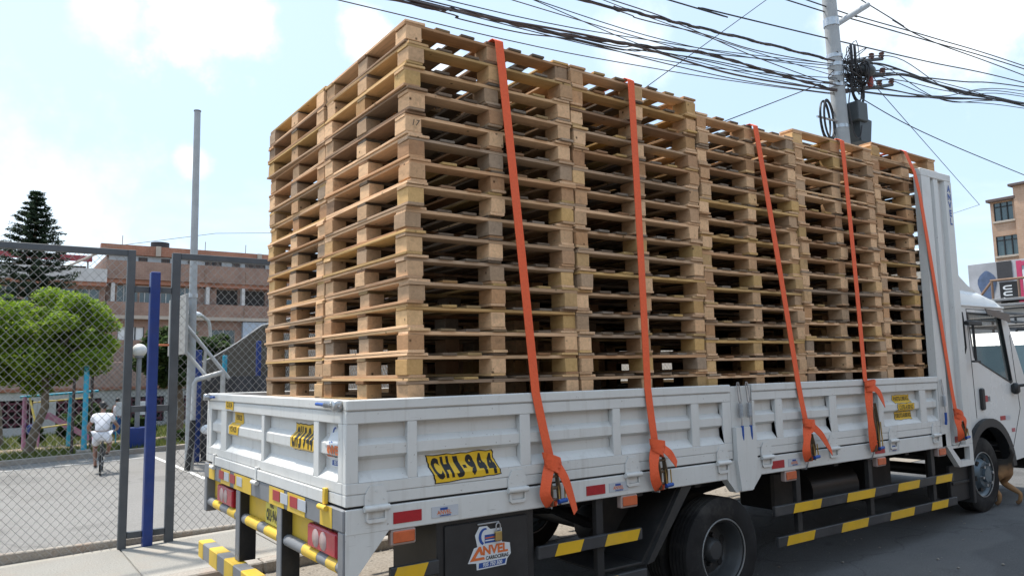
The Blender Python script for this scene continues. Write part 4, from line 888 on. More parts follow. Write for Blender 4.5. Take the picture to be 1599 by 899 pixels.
strap(2.07, TOPS[1], 2.05, 2.085, 1.03, 2.105, 0.752, (2.215, -0.08, 0.90), 'orange ratchet strap hooked above the rear wheel mudguard, blue handle hanging down')
strap(3.40, TOPS[2], 3.655, 3.71, 1.075, 3.705, 0.80, (3.985, -0.05, 0.835), 'orange ratchet strap knotted just ahead of the twin spring latches')
strap(4.60, TOPS[3], 4.585, 4.59, 1.345, 4.615, 0.80, (4.775, -0.06, 1.165), 'orange ratchet strap knotted level with the top edge of the side gate')
strap(5.665, TOPS[4] - .01, 6.03, 6.075, 1.03, 6.115, 0.79, (6.16, -0.06, 0.88), 'orange ratchet strap crossing the fluted white headboard pillar', bow=8.0)

# ------------------------------------------------------------------ chain-link fence along the pavement
FY = 4.66
def mesh_wires(x0, x1, z0, z1, pitch, r, fn):
    """two families of diagonal wires, clipped to the panel"""
    m = MB(); k = 1.12; h = (z1 - z0) / k
    n0 = int((x0 - h) / pitch) - 1; n1 = int((x1 + h) / pitch) + 1
    for sgn in (1, -1):
        for i in range(n0, n1 + 1):
            a = i * pitch                       # x at z0
            t0, t1 = 0.0, h
            xs = lambda t: a + sgn * t
            lo, hi = (x0 - a) * sgn, (x1 - a) * sgn
            if lo > hi: lo, hi = hi, lo
            t0, t1 = max(0, lo), min(h, hi)
            if t1 - t0 < 0.01: continue
            nn = max(1, int((t1 - t0) / 0.5)); off = 0.004 * sgn
            pts = [fn(xs(t0 + (t1 - t0) * j / nn), off + 0.006 * math.sin(3.1 * (t0 + (t1 - t0) * j / nn) + a), z0 + k * (t0 + (t1 - t0) * j / nn)) for j in range(nn + 1)]
            m.tube(pts, r, 4, caps=False)
    return m
def fbox(name, mat, parent, *a, c=0.004): return MB().cbox(*a, c).build(name, mat, parent)
zb = lambda x: gz(x) + 0.10
ff = lambda x, w, z: (x, FY + 0.03 + w, z)
f1 = thing('chain_link_fence', (-2.0, FY, zb(-2)), 'tall grey chain-link fence panel in front of the bushy green tree', 'fence')
fbox('post', FENCE, f1, -0.325, -0.253, FY, FY + 0.06, zb(-.3) - .01, 2.776); fbox('top_rail', FENCE, f1, -4.6, -0.326, FY, FY + 0.06, 2.715, 2.775)
fbox('post', FENCE, f1, -4.66, -4.601, FY, FY + 0.06, zb(-4.6) - .01, 2.776)
w = mesh_wires(-4.6, -0.32, zb(-1) + .02, 2.725, 0.076, 0.0025, ff).build('wire_mesh', WIRE, f1, fix=False); w['kind'] = 'stuff'
f2 = thing('chain_link_fence', (2.5, FY, zb(2)), 'grey chain-link fence panel running behind the loaded truck', 'fence')
fbox('post', FENCE, f2, 0.085, 0.165, FY, FY + 0.06, zb(.1) - .01, 2.776); fbox('top_rail', FENCE, f2, 0.166, 9.0, FY, FY + 0.06, 2.715, 2.775); fbox('post', FENCE, f2, 9.001, 9.06, FY, FY + 0.06, zb(9) - .01, 2.776)
w = mesh_wires(0.16, 9.0, zb(1) + .02, 2.725, 0.076, 0.0025, ff).build('wire_mesh', WIRE, f2, fix=False); w['kind'] = 'stuff'
f3 = thing('gate_post', (-0.15, FY, zb(-.15)), 'deep blue steel post with grey crossbars between the two fence panels', 'post')
fbox('post', BLUEP, f3, -0.118, -0.030, FY - 0.05, FY + 0.05, zb(-.1) - .02, 2.565, c=.008)
for z in (0.0, 1.19, 2.36):
    fbox('crossbar', FENCE, f3, -0.252, -0.119, FY + 0.005, FY + 0.055, z, z + 0.06); fbox('crossbar', FENCE, f3, -0.029, 0.084, FY + 0.005, FY + 0.055, z, z + 0.06)
# low concrete nib under the fence
struct(MB().cbox(-5, 9, 4.797, 4.86, -0.35, -0.02, 0.01).build('court_edge', KERBM))

# ------------------------------------------------------------------ bodies
def skin(name, joints, edges, mat, parent=None, sub=2, root=0, scale=1.0, loc=(0, 0, 0)):
    me = bpy.data.meshes.new(name); ks = list(joints); me.from_pydata([tuple(Vector(joints[k][0]) * scale) for k in ks], [], [(ks.index(a), ks.index(b)) for a, b in edges])
    ob = bpy.data.objects.new(name, me); COL.objects.link(ob)
    md = ob.modifiers.new('s', 'SKIN'); md.use_smooth_shade = True
    sv = me.skin_vertices[0].data
    for i, k in enumerate(ks):
        r = joints[k][1]; r = (r, r) if not isinstance(r, tuple) else r; sv[i].radius = (r[0] * scale, r[1] * scale); sv[i].use_root = (i == root)
    sb = ob.modifiers.new('d', 'SUBSURF'); sb.levels = sub; sb.render_levels = sub
    dg = bpy.context.evaluated_depsgraph_get(); m2 = bpy.data.meshes.new_from_object(ob.evaluated_get(dg)); m2.name = name
    ob.modifiers.clear(); ob.data = m2; bpy.data.meshes.remove(me)
    m2.materials.clear(); m2.materials.append(mat); m2.shade_smooth()
    if parent is not None: ob.parent = parent
    ob.location = loc; return ob
# bicycle with rider, built facing +Y, then turned
BK = thing('bicycle', (0.37, 11.85, gz(0.4)), 'dark bicycle ridden across the concrete court away from the road', 'bicycle')
BS = 0.70; BK.rotation_euler = (0, 0, R(-9)); BK.scale = (BS,) * 3; BK['_o'] = (0, 0, 0)
WR = 0.34
for y in (0.0, 1.04):
    t = MB().tube([(0, y + (WR - .02) * math.cos(a), WR + (WR - .02) * math.sin(a)) for a in [i * math.pi / 16 for i in range(32)]], 0.024, 8, closed=True).build('tyre', RUBBER, BK, smooth=60)
    MB().tube([(0, y + (WR - .05) * math.cos(a), WR + (WR - .05) * math.sin(a)) for a in [i * math.pi / 14 for i in range(28)]], 0.012, 6, closed=True).build('rim', STEEL, t, smooth=60)
    m = MB()
    for i in range(16): a = i * math.pi / 8; m.tube([(0.02 * (1 if i % 2 else -1), y, WR), (0, y + (WR - .05) * math.cos(a), WR + (WR - .05) * math.sin(a))], 0.0022, 4)
    m.tube([(-.05, y, WR), (.05, y, WR)], 0.022, 8); m.build('spokes', STEEL, t)
FRM = plain('bike_frame', (0.03, 0.035, 0.04), 0.35)
BB, ST, HT, HB = (0, 0.44, 0.30), (0, 0.30, 0.80), (0, 0.90, 0.86), (0, 0.95, 0.70)
m = MB(); m.tube([BB, ST], 0.017, 8); m.tube([BB, HB], 0.02, 8); m.tube([(0, 0.31, 0.76), HT], 0.018, 8); m.tube([HT, HB], 0.02, 8)
for s in (-1, 1): m.tube([(s * .06, 0, WR), (s * .02, 0.30, 0.75)], 0.009, 6); m.tube([(s * .06, 0, WR), (s * .03, 0.42, 0.30)], 0.01, 6); m.tube([(0, 0.95, 0.70), (s * .055, 0.97, 0.66), (s * .055, 1.04, WR)], 0.013, 6)
m.build('frame', FRM, BK, smooth=50)
m = MB(); m.tube([ST, (0, 0.28, 0.90)], 0.013, 8); m.build('seat_post', STEEL, BK)
m = MB(); m.sphere((0, 0.25, 0.93), 0.13, 14, 8, (0.75, 1.05, 0.32)); m.sphere((0, 0.39, 0.935), 0.07, 12, 8, (0.5, 1.3, 0.4)); m.build('saddle', PLASTIC, BK, smooth=60)
m = MB(); m.tube([HT, (0, 0.88, 0.98)], 0.014, 8); m.tube([(-0.33, 0.86, 1.05), (-0.12, 0.90, 1.0), (0.12, 0.90, 1.0), (0.33, 0.86, 1.05)], 0.012, 8); m.build('handlebar', PLASTIC, BK, smooth=50)
m = MB(); m.tube([(-.07, .44, .30), (.07, .44, .30)], 0.012, 8); m.tube([(.07, .44, .30), (.08, .50, .45)], 0.01, 6); m.tube([(-.07, .44, .30), (-.08, .38, .15)], 0.01, 6); m.lathe([(0.09, 0), (0.09, 0.004), (0.02, 0.004)], (.055, .44, .30), (1, 0, 0), 20)
m.cbox(.08, .18, .46, .55, .44, .46, .005); m.cbox(-.18, -.08, .34, .43, .14, .16, .005); m.build('crank', STEEL, BK)
RD = thing('person', (0.37, 11.85, gz(0.4)), 'cyclist in white t-shirt and white shorts seen from behind on the court', 'person')
RD.rotation_euler = BK.rotation_euler; RD.scale = BK.scale; RD['_o'] = (0, 0, 0)
J = {'pel': ((0, 0.24, 1.02), (0.155, 0.125)), 'wai': ((0, 0.29, 1.17), (0.135, 0.10)), 'che': ((0, 0.42, 1.38), (0.165, 0.115)), 'nk0': ((0, 0.52, 1.50), 0.075), 'nk': ((0, 0.56, 1.56), 0.055), 'hd': ((0, 0.60, 1.63), (0.075, 0.09)), 'hd2': ((0, 0.62, 1.72), (0.078, 0.095)), 'hd3': ((0, 0.61, 1.79), 0.05)}
E_ = [('pel', 'wai'), ('wai', 'che'), ('che', 'nk0'), ('nk0', 'nk'), ('nk', 'hd'), ('hd', 'hd2'), ('hd2', 'hd3')]
legs = {1: ((0.17, 0.56, 0.78), (0.15, 0.50, 0.56), (0.13, 0.48, 0.50), (0.13, 0.60, 0.485)), -1: ((-0.16, 0.55, 0.68), (-0.14, 0.40, 0.30), (-0.13, 0.36, 0.215), (-0.14, 0.50, 0.185))}
for s in (1, -1):
    k = 'r' if s > 0 else 'l'; kn, an, he, to = legs[s]
    J.update({'hip' + k: ((0.09 * s, 0.27, 0.98), 0.105), 'thi' + k: (tuple((Vector((0.09 * s, .27, .98)) + Vector(kn)) / 2), 0.088), 'kn' + k: (kn, 0.062), 'ca' + k: (tuple(Vector(kn).lerp(Vector(an), .4)), 0.058), 'an' + k: (an, 0.038), 'he' + k: (he, 0.042), 'to' + k: (to, 0.03)})
    E_ += [('pel', 'hip' + k), ('hip' + k, 'thi' + k), ('thi' + k, 'kn' + k), ('kn' + k, 'ca' + k), ('ca' + k, 'an' + k), ('an' + k, 'he' + k), ('he' + k, 'to' + k)]
    J.update({'sh' + k: ((0.185 * s, 0.46, 1.44), 0.068), 'ua' + k: ((0.26 * s, 0.52, 1.30), 0.05), 'el' + k: ((0.34 * s, 0.60, 1.18), 0.042), 'fa' + k: ((0.335 * s, 0.72, 1.12), 0.044), 'wr' + k: ((0.32 * s, 0.82, 1.08), 0.027), 'ha' + k: ((0.315 * s, 0.855, 1.075), 0.034)})
    E_ += [('che', 'sh' + k), ('sh' + k, 'ua' + k), ('ua' + k, 'el' + k), ('el' + k, 'fa' + k), ('fa' + k, 'wr' + k), ('wr' + k, 'ha' + k)]
    for q in range(4): J['f%d%s' % (q, k)] = ((0.33 * s - s * 0.02 * q + 0.012 * s, 0.905, 1.078), 0.010); J['g%d%s' % (q, k)] = ((0.33 * s - s * 0.02 * q + 0.012 * s, 0.915, 1.045), 0.009); E_ += [('ha' + k, 'f%d%s' % (q, k)), ('f%d%s' % (q, k), 'g%d%s' % (q, k))]
    J['t0' + k] = ((0.285 * s, 0.86, 1.05), 0.010); J['t1' + k] = ((0.275 * s, 0.89, 1.035), 0.009); E_ += [('ha' + k, 't0' + k), ('t0' + k, 't1' + k)]
skin('body', J, E_, SKIN, RD)
T = {'pel': ((0, 0.235, 1.04), (0.185, 0.15)), 'wai': ((0, 0.285, 1.17), (0.178, 0.14)), 'che': ((0, 0.41, 1.38), (0.205, 0.15)), 'nk': ((0, 0.50, 1.485), 0.10)}
TE = [('pel', 'wai'), ('wai', 'che'), ('che', 'nk')]
for s, k in ((1, 'r'), (-1, 'l')):
    T['sh' + k] = ((0.19 * s, 0.46, 1.43), 0.098); T['ua' + k] = ((0.262 * s, 0.525, 1.29), 0.082); TE += [('che', 'sh' + k), ('sh' + k, 'ua' + k)]
skin('t_shirt', T, TE, CLOTH, RD)
H_ = {'pel': ((0, 0.235, 1.03), (0.18, 0.15))}; HE = []
for s, k in ((1, 'r'), (-1, 'l')):
    kn = Vector(legs[s][0]); hp = Vector((0.09 * s, .265, .985)); H_['h' + k] = (tuple(hp), 0.125); H_['m' + k] = (tuple(hp.lerp(kn, .5)), 0.112); H_['e' + k] = (tuple(hp.lerp(kn, .92)), 0.10); HE += [('pel', 'h' + k), ('h' + k, 'm' + k), ('m' + k, 'e' + k)]
skin('shorts', H_, HE, CLOTH, RD)
m = MB(); m.sphere((0, 0.605, 1.735), 0.10, 16, 12, (0.93, 1.05, 1.0)); m.sphere((0, 0.555, 1.70), 0.08, 12, 8, (0.95, 0.8, 1.0)); m.build('hair', HAIR, RD, smooth=60)
for s in (1, -1):
    an, he, to = (Vector(v) for v in legs[s][1:]); m = MB(); m.sphere(he.lerp(to, .5) + Vector((0, .02, -.012)), 0.06, 12, 8, (0.75, 2.0, 0.65)); m.build('shoe', DSHOE, RD, smooth=60)
    m = MB(); m.sphere((0.098 * s, 0.61, 1.70), 0.022, 8, 6, (0.5, 1, 1.4)); m.build('ear', SKIN, RD, smooth=60)
# small child standing in the garden beside the gate post
KD = thing('person', (1.66, 19.6, gz(1.7) + .05), 'child in white top and blue trousers standing on the garden path', 'person'); KD['_o'] = (0, 0, 0); KD.scale = (.62,) * 3; KD.rotation_euler = (0, 0, 2.4)
J2 = {'pel': ((0, 0, 0.92), (0.14, 0.10)), 'che': ((0, 0, 1.30), (0.16, 0.10)), 'nk': ((0, 0.01, 1.48), 0.055), 'hd': ((0, 0.02, 1.60), (0.075, 0.09)), 'ht': ((0, 0.02, 1.71), 0.06)}; E2 = [('pel', 'che'), ('che', 'nk'), ('nk', 'hd'), ('hd', 'ht')]
for s, k in ((1, 'r'), (-1, 'l')):
    for a, b, c in (('h', (0.09 * s, 0, .86), .09), ('k', (0.10 * s, .02, .48), .058), ('a', (0.10 * s, 0, .08), .038), ('t', (0.11 * s, .13, .03), .03), ('s', (.19 * s, 0, 1.40), .06), ('e', (.25 * s, -.02, 1.12), .04), ('w', (.26 * s, .05, .88), .028), ('m', (.26 * s, .07, .80), .03)): J2[a + k] = (b, c)
    E2 += [('pel', 'h' + k), ('h' + k, 'k' + k), ('k' + k, 'a' + k), ('a' + k, 't' + k), ('che', 's' + k), ('s' + k, 'e' + k), ('e' + k, 'w' + k), ('w' + k, 'm' + k)]
skin('body', J2, E2, SKIN, KD)
skin('top', {'a': ((0, 0, .95), (.17, .13)), 'b': ((0, 0, 1.36), (.20, .14)), 'c': ((0, 0, 1.45), .09)}, [('a', 'b'), ('b', 'c')], CLOTH, KD)
skin('trousers', {'p': ((0, 0, .93), (.16, .125)), 'hr': ((.09, 0, .85), .105), 'kr': ((.10, .02, .5), .085), 'ar': ((.10, 0, .16), .07), 'hl': ((-.09, 0, .85), .105), 'kl': ((-.10, .02, .5), .085), 'al': ((-.10, 0, .16), .07)}, [('p', 'hr'), ('hr', 'kr'), ('kr', 'ar'), ('p', 'hl'), ('hl', 'kl'), ('kl', 'al')], plain('blue_trousers', (0.03, 0.10, 0.30), .9), KD)
MB().sphere((0, 0.0, 1.66), 0.10, 12, 8, (.95, 1.05, 1)).build('hair', HAIR, KD, smooth=60)
# dog under the cab front, rump towards the road
DG = thing('dog', (7.38, 0.42, gz(7.4)), 'tan dog with dark saddle standing beside the front wheel', 'dog'); DG['_o'] = (0, 0, 0)
FUR = NB('dog_fur'); co = FUR.coord((1, 1, 1), False); sp = FUR.n('ShaderNodeSeparateXYZ'); FUR.l(co, sp.inputs[0]); nz = FUR.n('ShaderNodeTexNoise', Scale=14.0, Detail=5.0); FUR.l(co, nz.inputs['Vector'])
ad = FUR.n('ShaderNodeMath', operation='MULTIPLY_ADD'); FUR.l(nz.outputs[0], ad.inputs[0]); ad.inputs[1].default_value = 0.12; FUR.l(sp.outputs[2], ad.inputs[2])
FUR.l(FUR.ramp(ad.outputs[0], [(0.05, (0.06, 0.04, 0.03)), (0.14, (0.36, 0.20, 0.09)), (0.40, (0.33, 0.18, 0.08)), (0.50, (0.035, 0.028, 0.022))]), FUR.b.inputs['Base Color']); FUR.b.inputs['Roughness'].default_value = .9; FUR.bump(nz.outputs[0], .6, .01)
DJ = {'hip': ((0, -.25, .40), (.085, .095)), 'bel': ((0, 0, .37), (.085, .10)), 'che': ((0, .25, .37), (.09, .125)), 'nk': ((0, .40, .46), .07), 'hd': ((0, .50, .53), (.065, .065)), 'mz': ((0, .60, .50), .038), 'no': ((0, .66, .49), .028), 'ta': ((0, -.33, .46), .03), 'tb': ((0.01, -.36, .54), .02), 'tc': ((.02, -.33, .60), .012), 'er': ((.05, .47, .585), .022), 'er2': ((.075, .46, .64), .01), 'el': ((-.05, .47, .585), .022), 'el2': ((-.075, .46, .64), .01)}
DE = [('hip', 'bel'), ('bel', 'che'), ('che', 'nk'), ('nk', 'hd'), ('hd', 'mz'), ('mz', 'no'), ('hip', 'ta'), ('ta', 'tb'), ('tb', 'tc'), ('hd', 'er'), ('er', 'er2'), ('hd', 'el'), ('el', 'el2')]
for s, k, dx, dy in ((1, 'r', .02, -.06), (-1, 'l', -.03, .05)):
    for a, p, r in (('t', (.07 * s + dx * .3, -.25 + dy * .2, .32), .062), ('n', (.085 * s + dx * .6, -.17 + dy * .6, .225), .042), ('h', (.085 * s + dx, -.31 + dy, .125), .024), ('m', (.085 * s + dx, -.295 + dy, .05), .02), ('p', (.085 * s + dx, -.26 + dy, .02), .025)): DJ['b' + a + k] = (p, r)
    for a, p, r in (('s', (.075 * s, .27, .28), .05), ('e', (.075 * s, .23, .20), .033), ('w', (.075 * s, .26, .10), .023), ('p', (.075 * s, .275, .02), .024)): DJ['f' + a + k] = (p, r)
    DE += [('hip', 'bt' + k)] + [('b' + a + k, 'b' + b + k) for a, b in ('tn', 'nh', 'hm', 'mp')] + [('che', 'fs' + k)] + [('f' + a + k, 'f' + b + k) for a, b in ('se', 'ew', 'wp')]
skin('body', DJ, DE, FUR.m, DG)

# ------------------------------------------------------------------ court furniture
hoop = thing('basketball_stand', (1.9, 11.4, gz(1.9)), 'white pipe basketball stand with thin pale backboard at the court end', 'basketball hoop')
m = MB(); m.tube([(1.72, 11.1, gz(1.7)), (1.74, 11.1, 1.40), (1.78, 11.12, 1.47), (2.25, 11.15, 1.60)], 0.045, 10); m.tube([(2.25, 11.15, 1.62), (2.25, 11.15, gz(2.2))], 0.045, 10); m.build('frame', WPIPE, hoop, smooth=50)
m = MB(); m.tube([(2.40, 11.3, 1.48), (1.60, 11.7, 2.62)], 0.035, 8); m.tube([(2.05, 11.3, 1.46), (1.60, 11.7, 2.12)], 0.035, 8); m.tube([(1.98, 11.45, 1.48), (2.0, 11.45, 2.0)], 0.03, 8); m.build('brace', WPIPE, hoop, smooth=50)
bb = MB().cbox(1.53, 1.575, 10.95, 12.45, 1.93, 3.02, 0.006).build('backboard', plain('backboard_white', (0.36, 0.35, 0.33), .6, dirt=(.3, .25, .2)), hoop)
MB().tube([(1.28 + 0.22 * math.cos(a), 11.7 + 0.22 * math.sin(a), 2.12) for a in [i * math.pi / 10 for i in range(20)]], 0.012, 6, closed=True).build('rim', plain('hoop_orange', (.45, .12, .04), .5), bb)
tp = MB(); tp.tube([(1.88, 12.0, gz(1.88)), (1.87, 12.0, 3.2), (1.865, 12.0, 6.78)], [0.08, 0.072, 0.06], 14)
lp = thing('light_pole', (1.88, 12.0, gz(1.88)), 'tall plain white steel pole rising beside the basketball stand', 'pole'); tp.build('shaft', POLE, lp, smooth=60); MB().tube([(1.865, 12, 6.78), (1.865, 12, 6.80)], 0.07, 14).build('cap', GREYP, lp)
MB().tube([(1.871, 12, 3.05), (1.871, 12, 3.13)], 0.092, 14).build('collar', STEEL, lp)
tag(MB().cbox(2.0, 2.14, 12.3, 12.44, gz(2), 2.05, 0.01).build('fence_post', BLUEP), 'dark blue square post behind the basketball stand', 'post')
tag(MB().cbox(2.62, 2.70, 12.6, 12.68, gz(2.6), 1.95, 0.01).build('fence_post', CYAN), 'cyan square post right of the basketball stand', 'post')
tag(MB().cbox(3.30, 3.39, 12.6, 12.69, gz(3.3), 2.25, 0.01).build('fence_post', BLUEP), 'blue square post against the brown side wall', 'post')
tarp = MB(); n = 12
vs = [(2.15 + 1.6 * i / n, 12.15 + 0.05 * math.sin(i * 1.7), z) for z in (gz(2) + .02, 0.55, 1.0, 1.52) for i in range(n + 1)]; vs = [(x + (0.03 * math.sin(9 * z + x * 3)), y + 0.06 * math.sin(z * 5 + x * 4), z) for x, y, z in vs]
tarp.add(vs, [(r * (n + 1) + i, r * (n + 1) + i + 1, (r + 1) * (n + 1) + i + 1, (r + 1) * (n + 1) + i) for r in range(3) for i in range(n)])
tag(tarp.build('tarpaulin', plain('dark_tarp', (0.055, 0.055, 0.06), .8, var=.3), fix=False), 'dark tarpaulin hung along the court side behind the stand', 'tarpaulin')
sn = MB(); n = 16; tl_ = [(2.30, 1.80), (2.62, 1.95), (3.06, 2.22), (3.6, 2.62), (5.4, 3.1)]
def topz(x):
    for (a, za), (b_, zb_) in zip(tl_, tl_[1:]):
        if a <= x <= b_: return za + (zb_ - za) * (x - a) / (b_ - a)
    return tl_[-1][1]
vs = []
for k in range(6):
    for i in range(n + 1):
        x = 2.3 + 3.1 * i / n; z = gz(x) + .05 + (topz(x) - gz(x) - .05) * k / 5; vs.append((x, 13.3 + .05 * math.sin(x * 5 + z) + .04 * math.sin(z * 4), z))
sn.add(vs, [(r * (n + 1) + i, r * (n + 1) + i + 1, (r + 1) * (n + 1) + i + 1, (r + 1) * (n + 1) + i) for r in range(5) for i in range(n)])
sno = thing('shade_net', (3.6, 13.3, gz(3.6)), 'brown shade netting hung on a sloping rope beside the basketball stand', 'netting'); sn.build('cloth', plain('brown_netting', (.13, .11, .085), .9, var=.25, scale=40), sno, fix=False); MB().tube([(x, 13.3, z) for x, z in tl_], .018, 6).build('rope', WPIPE, sno)
bagm = MB().sphere((1.98, 11.05, gz(2) + .70), 0.13, 12, 8, (1, .8, .7)); tag(bagm.build('plastic_bag', STW, smooth=60), 'crumpled pale plastic bag caught on the stand pipe', 'bag')
m = MB(); m.tube([(1.62, 10.95, gz(1.6) + .02), (1.70, 11.02, 0.35), (1.72, 11.05, 0.75)], 0.05, 6); tag(m.build('net_roll', plain('black_net', (.03, .03, .03), .9)), 'rolled black netting leaning on the stand leg', 'net')
# side wall of the court, brown
SIDEW = plain('brown_plaster', (0.22, 0.165, 0.12), .85, var=.18, scale=3, dirt=(.12, .10, .085), damt=.5)
m = MB(); m.plate([(5.2, gz(4)), (15.2, gz(4)), (15.2, 2.0), (5.2, 2.55)], [], 4.2, 4.4, lambda u, v, d: (d, u, v)); sw = m.build('side_wall', SIDEW); tag(sw, 'brown plastered wall along the court side with netting', 'wall')
sf = thing('side_fence', (3.95, 9, gz(4)), 'chain-link side fence sagging in front of the brown wall', 'fence')
w = mesh_wires(5.2, 15.0, gz(4) + .05, 2.5, 0.11, 0.004, lambda x, w, z: (3.95 + w, x, z)).build('wire_mesh', WIRE, sf, fix=False); w['kind'] = 'stuff'
for y in (5.2, 8.5, 11.8, 15.0): MB().tube([(3.95, y, gz(4)), (3.95, y, 2.55)], 0.03, 8).build('post', FENCE, sf, smooth=50)
MB().tube([(3.95, 5.2, 2.52), (3.95, 15.0, 2.5)], 0.02, 6).build('top_rail', FENCE, sf)

# ------------------------------------------------------------------ plants
def leaves(n, clumps, size, mat, name, parent, flat=0.5, aspect=2.2):
    """many small two-triangle leaves spread through lumpy clumps"""
    vol = np.array([c[3] * c[4] * c[5] for c in clumps]) ** 0.75; pk_ = rng.choice(len(clumps), n, p=vol / vol.sum()); C_ = np.array(clumps)[pk_]
    d = rng.normal(size=(n, 3)); d /= np.linalg.norm(d, axis=1)[:, None]; r = rng.random(n) ** 0.42
    p = C_[:, :3] + d * r[:, None] * C_[:, 3:6]
    a = rng.normal(size=(n, 3)); a[:, 2] *= flat; a /= np.linalg.norm(a, axis=1)[:, None]; b = np.cross(a, rng.normal(size=(n, 3)) * [0.5, 0.5, 1.4] + [0, 0, .6]); b /= np.linalg.norm(b, axis=1)[:, None] + 1e-9
    s = size * (0.6 + 0.8 * rng.random(n))[:, None]; nn = np.cross(a, b) * s * 0.25
    v = np.stack([p - a * s, p - b * s / aspect + nn, p + a * s, p + b * s / aspect + nn], 1).reshape(-1, 3)
    me = bpy.data.meshes.new(name); me.from_pydata(v.tolist(), [], np.arange(n * 4).reshape(-1, 4).tolist()); me.materials.append(mat)
    o = bpy.data.objects.new(name, me); COL.objects.link(o); o.parent = parent
    if parent is not None: o.matrix_parent_inverse = Matrix.Translation(-Vector(parent.location))
    return o
BARK = plain('bark', (0.19, 0.145, 0.10), .9, var=.35, scale=9, bump=.6)
LG = leafmat('leaf_yellow_green', [(0.08, 0.14, 0.015), (0.18, 0.29, 0.025), (0.27, 0.40, 0.035), (0.42, 0.52, 0.06)])
LD = leafmat('leaf_dark_green', [(0.03, 0.055, 0.015), (0.06, 0.10, 0.03), (0.10, 0.15, 0.05)])
LP = leafmat('leaf_conifer', [(0.02, 0.035, 0.018), (0.03, 0.055, 0.028), (0.05, 0.075, 0.04)])
def clumps(c, rad, n, k, seed, zlow=-0.6):
    r = random.Random(seed); o = []
    for i in range(n):
        while True:
            d = Vector((r.uniform(-1, 1), r.uniform(-1, 1), r.uniform(zlow, 1)))
            if 0.35 < d.length < 1: break
        s = k * r.uniform(0.7, 1.3); o.append((c[0] + d.x * rad[0], c[1] + d.y * rad[1], c[2] + d.z * rad[2], s * rad[0], s * rad[1], s * rad[2] * 0.75))
    return o
def tree(name, base, lab, trunk, cl, n, size, mat, branch=True, cat='tree', flat=.5, tr=0.10):
    t = thing(name, base, lab, cat); m = MB(); m.tube(trunk, [tr * (1 - 0.45 * i / (len(trunk) - 1)) for i in range(len(trunk))], 10)
    if branch:
        top = Vector(trunk[-1]); mid = Vector(trunk[-2])
        for c in cl[::max(1, len(cl) // 14)]: e = Vector(c[:3]); m.tube([mid.lerp(top, .6), mid.lerp(e, .5) + Vector((0, 0, .12)), e], [tr * .42, tr * .28, tr * .1], 6)
    m.build('trunk', BARK, t, smooth=60); leaves(n, cl, size, mat, 'crown', t, flat); return t
cl = clumps((-0.42, 16.7, 2.42), (1.48, 1.4, 1.22), 75, 0.25, 3, -0.9) + clumps((-0.42, 16.7, 2.42), (1.72, 1.6, 1.40), 26, 0.08, 23, -0.7)
tree('bushy_tree', (-0.42, 16.8, gz(-.4) + .04), 'round bright green tree with leaning trunk behind the fence', [(-0.50, 16.8, gz(-.4)), (-0.38, 16.8, 0.35), (-0.20, 16.75, 0.9), (-0.22, 16.7, 1.5), (-0.3, 16.7, 2.0)], cl, 46000, 0.050, LG, tr=0.11)
cl = clumps((-2.6, 20.5, 3.0), (1.5, 1.5, 1.4), 26, 0.3, 5)
tree('shade_tree', (-1.25, 20.2, gz(-1)), 'dark tree trunk standing at the edge of the playground', [(-1.05, 20.2, gz(-1)), (-1.1, 20.2, 0.8), (-1.3, 20.2, 1.6), (-1.7, 20.3, 2.3)], cl, 6000, 0.08, LD, tr=0.2)
cl = clumps((3.0, 18.5, 1.95), (1.15, 0.9, 0.95), 34, 0.3, 8)
tree('leafy_tree', (3.0, 18.5, gz(3)), 'dark leafy tree behind the white light pole', [(3.0, 18.5, gz(3)), (3.05, 18.5, .6), (3.0, 18.5, 1.2), (3.0, 18.5, 1.7)], cl, 9000, 0.085, LD)
cl = clumps((4.35, 19.0, 2.05), (0.85, 0.8, 0.85), 26, 0.32, 9)
tree('leafy_tree', (4.35, 19.0, gz(4)), 'dark leafy tree beside the brown wall and pallet load', [(4.35, 19.0, gz(4)), (4.3, 19.0, .6), (4.35, 19, 1.2), (4.35, 19, 1.8)], cl, 6500, 0.085, LD)
for (x, y, z, r, s, lab) in ((1.35, 20.6, .55, .72, 12, 'rounded clipped bush behind the cyclist'), (0.75, 20.9, .45, .60, 13, 'rounded bush behind the cyan playground frame'), (2.35, 20.0, .30, .45, 14, 'leafy shrub behind the blue planter'), (-0.2, 20.4, .2, .40, 15, 'small low shrub under the playground slide'), (2.9, 16.6, .2, .40, 16, 'low shrub at the foot of the leafy tree')):
    cl = clumps((x, y, gz(x) + z), (r * .62, r * .6, r * .62), 14, .45, s, -.9); b = thing('bush', (x, y, gz(x) + .04), lab, 'bush'); leaves(3500, cl, .06, LD, 'foliage', b)
    m = MB(); m.tube([(x, y, gz(x)), (x + .02, y, gz(x) + z)], [.05, .02], 7); m.build('stem', BARK, b)
# Norfolk pine: tiers of drooping branches
NP = thing('norfolk_pine', (0.05, 30.0, gz(0)), 'tall dark conifer with tiered branches above the green tree', 'tree')
MB().tube([(0.05, 30, gz(0)), (0.05, 30, 4), (0.06, 30, 8.7)], [0.2, 0.13, 0.02], 9).build('trunk', BARK, NP, smooth=60)
cl = []; r = random.Random(4); z = 1.8
while z < 8.6:
    f = (8.75 - z) / 6.9; rad = 0.10 + 2.55 * f ** 0.9; nb = 9 if f > .12 else 5; ph = r.uniform(0, 6)
    for i in range(nb):
        a = ph + 2 * math.pi * i / nb + r.uniform(-.25, .25); L = rad * r.uniform(.82, 1.08)
        for q in range(1, 9): t = q / 8; cl.append((0.05 + math.cos(a) * L * t, 30 + math.sin(a) * L * t, z + 0.22 * L * t * (t - .35) + r.uniform(-.04, .04), .10 + .11 * L * .5, .10 + .11 * L * .5, .06))
    z += 0.19 + 0.22 * f
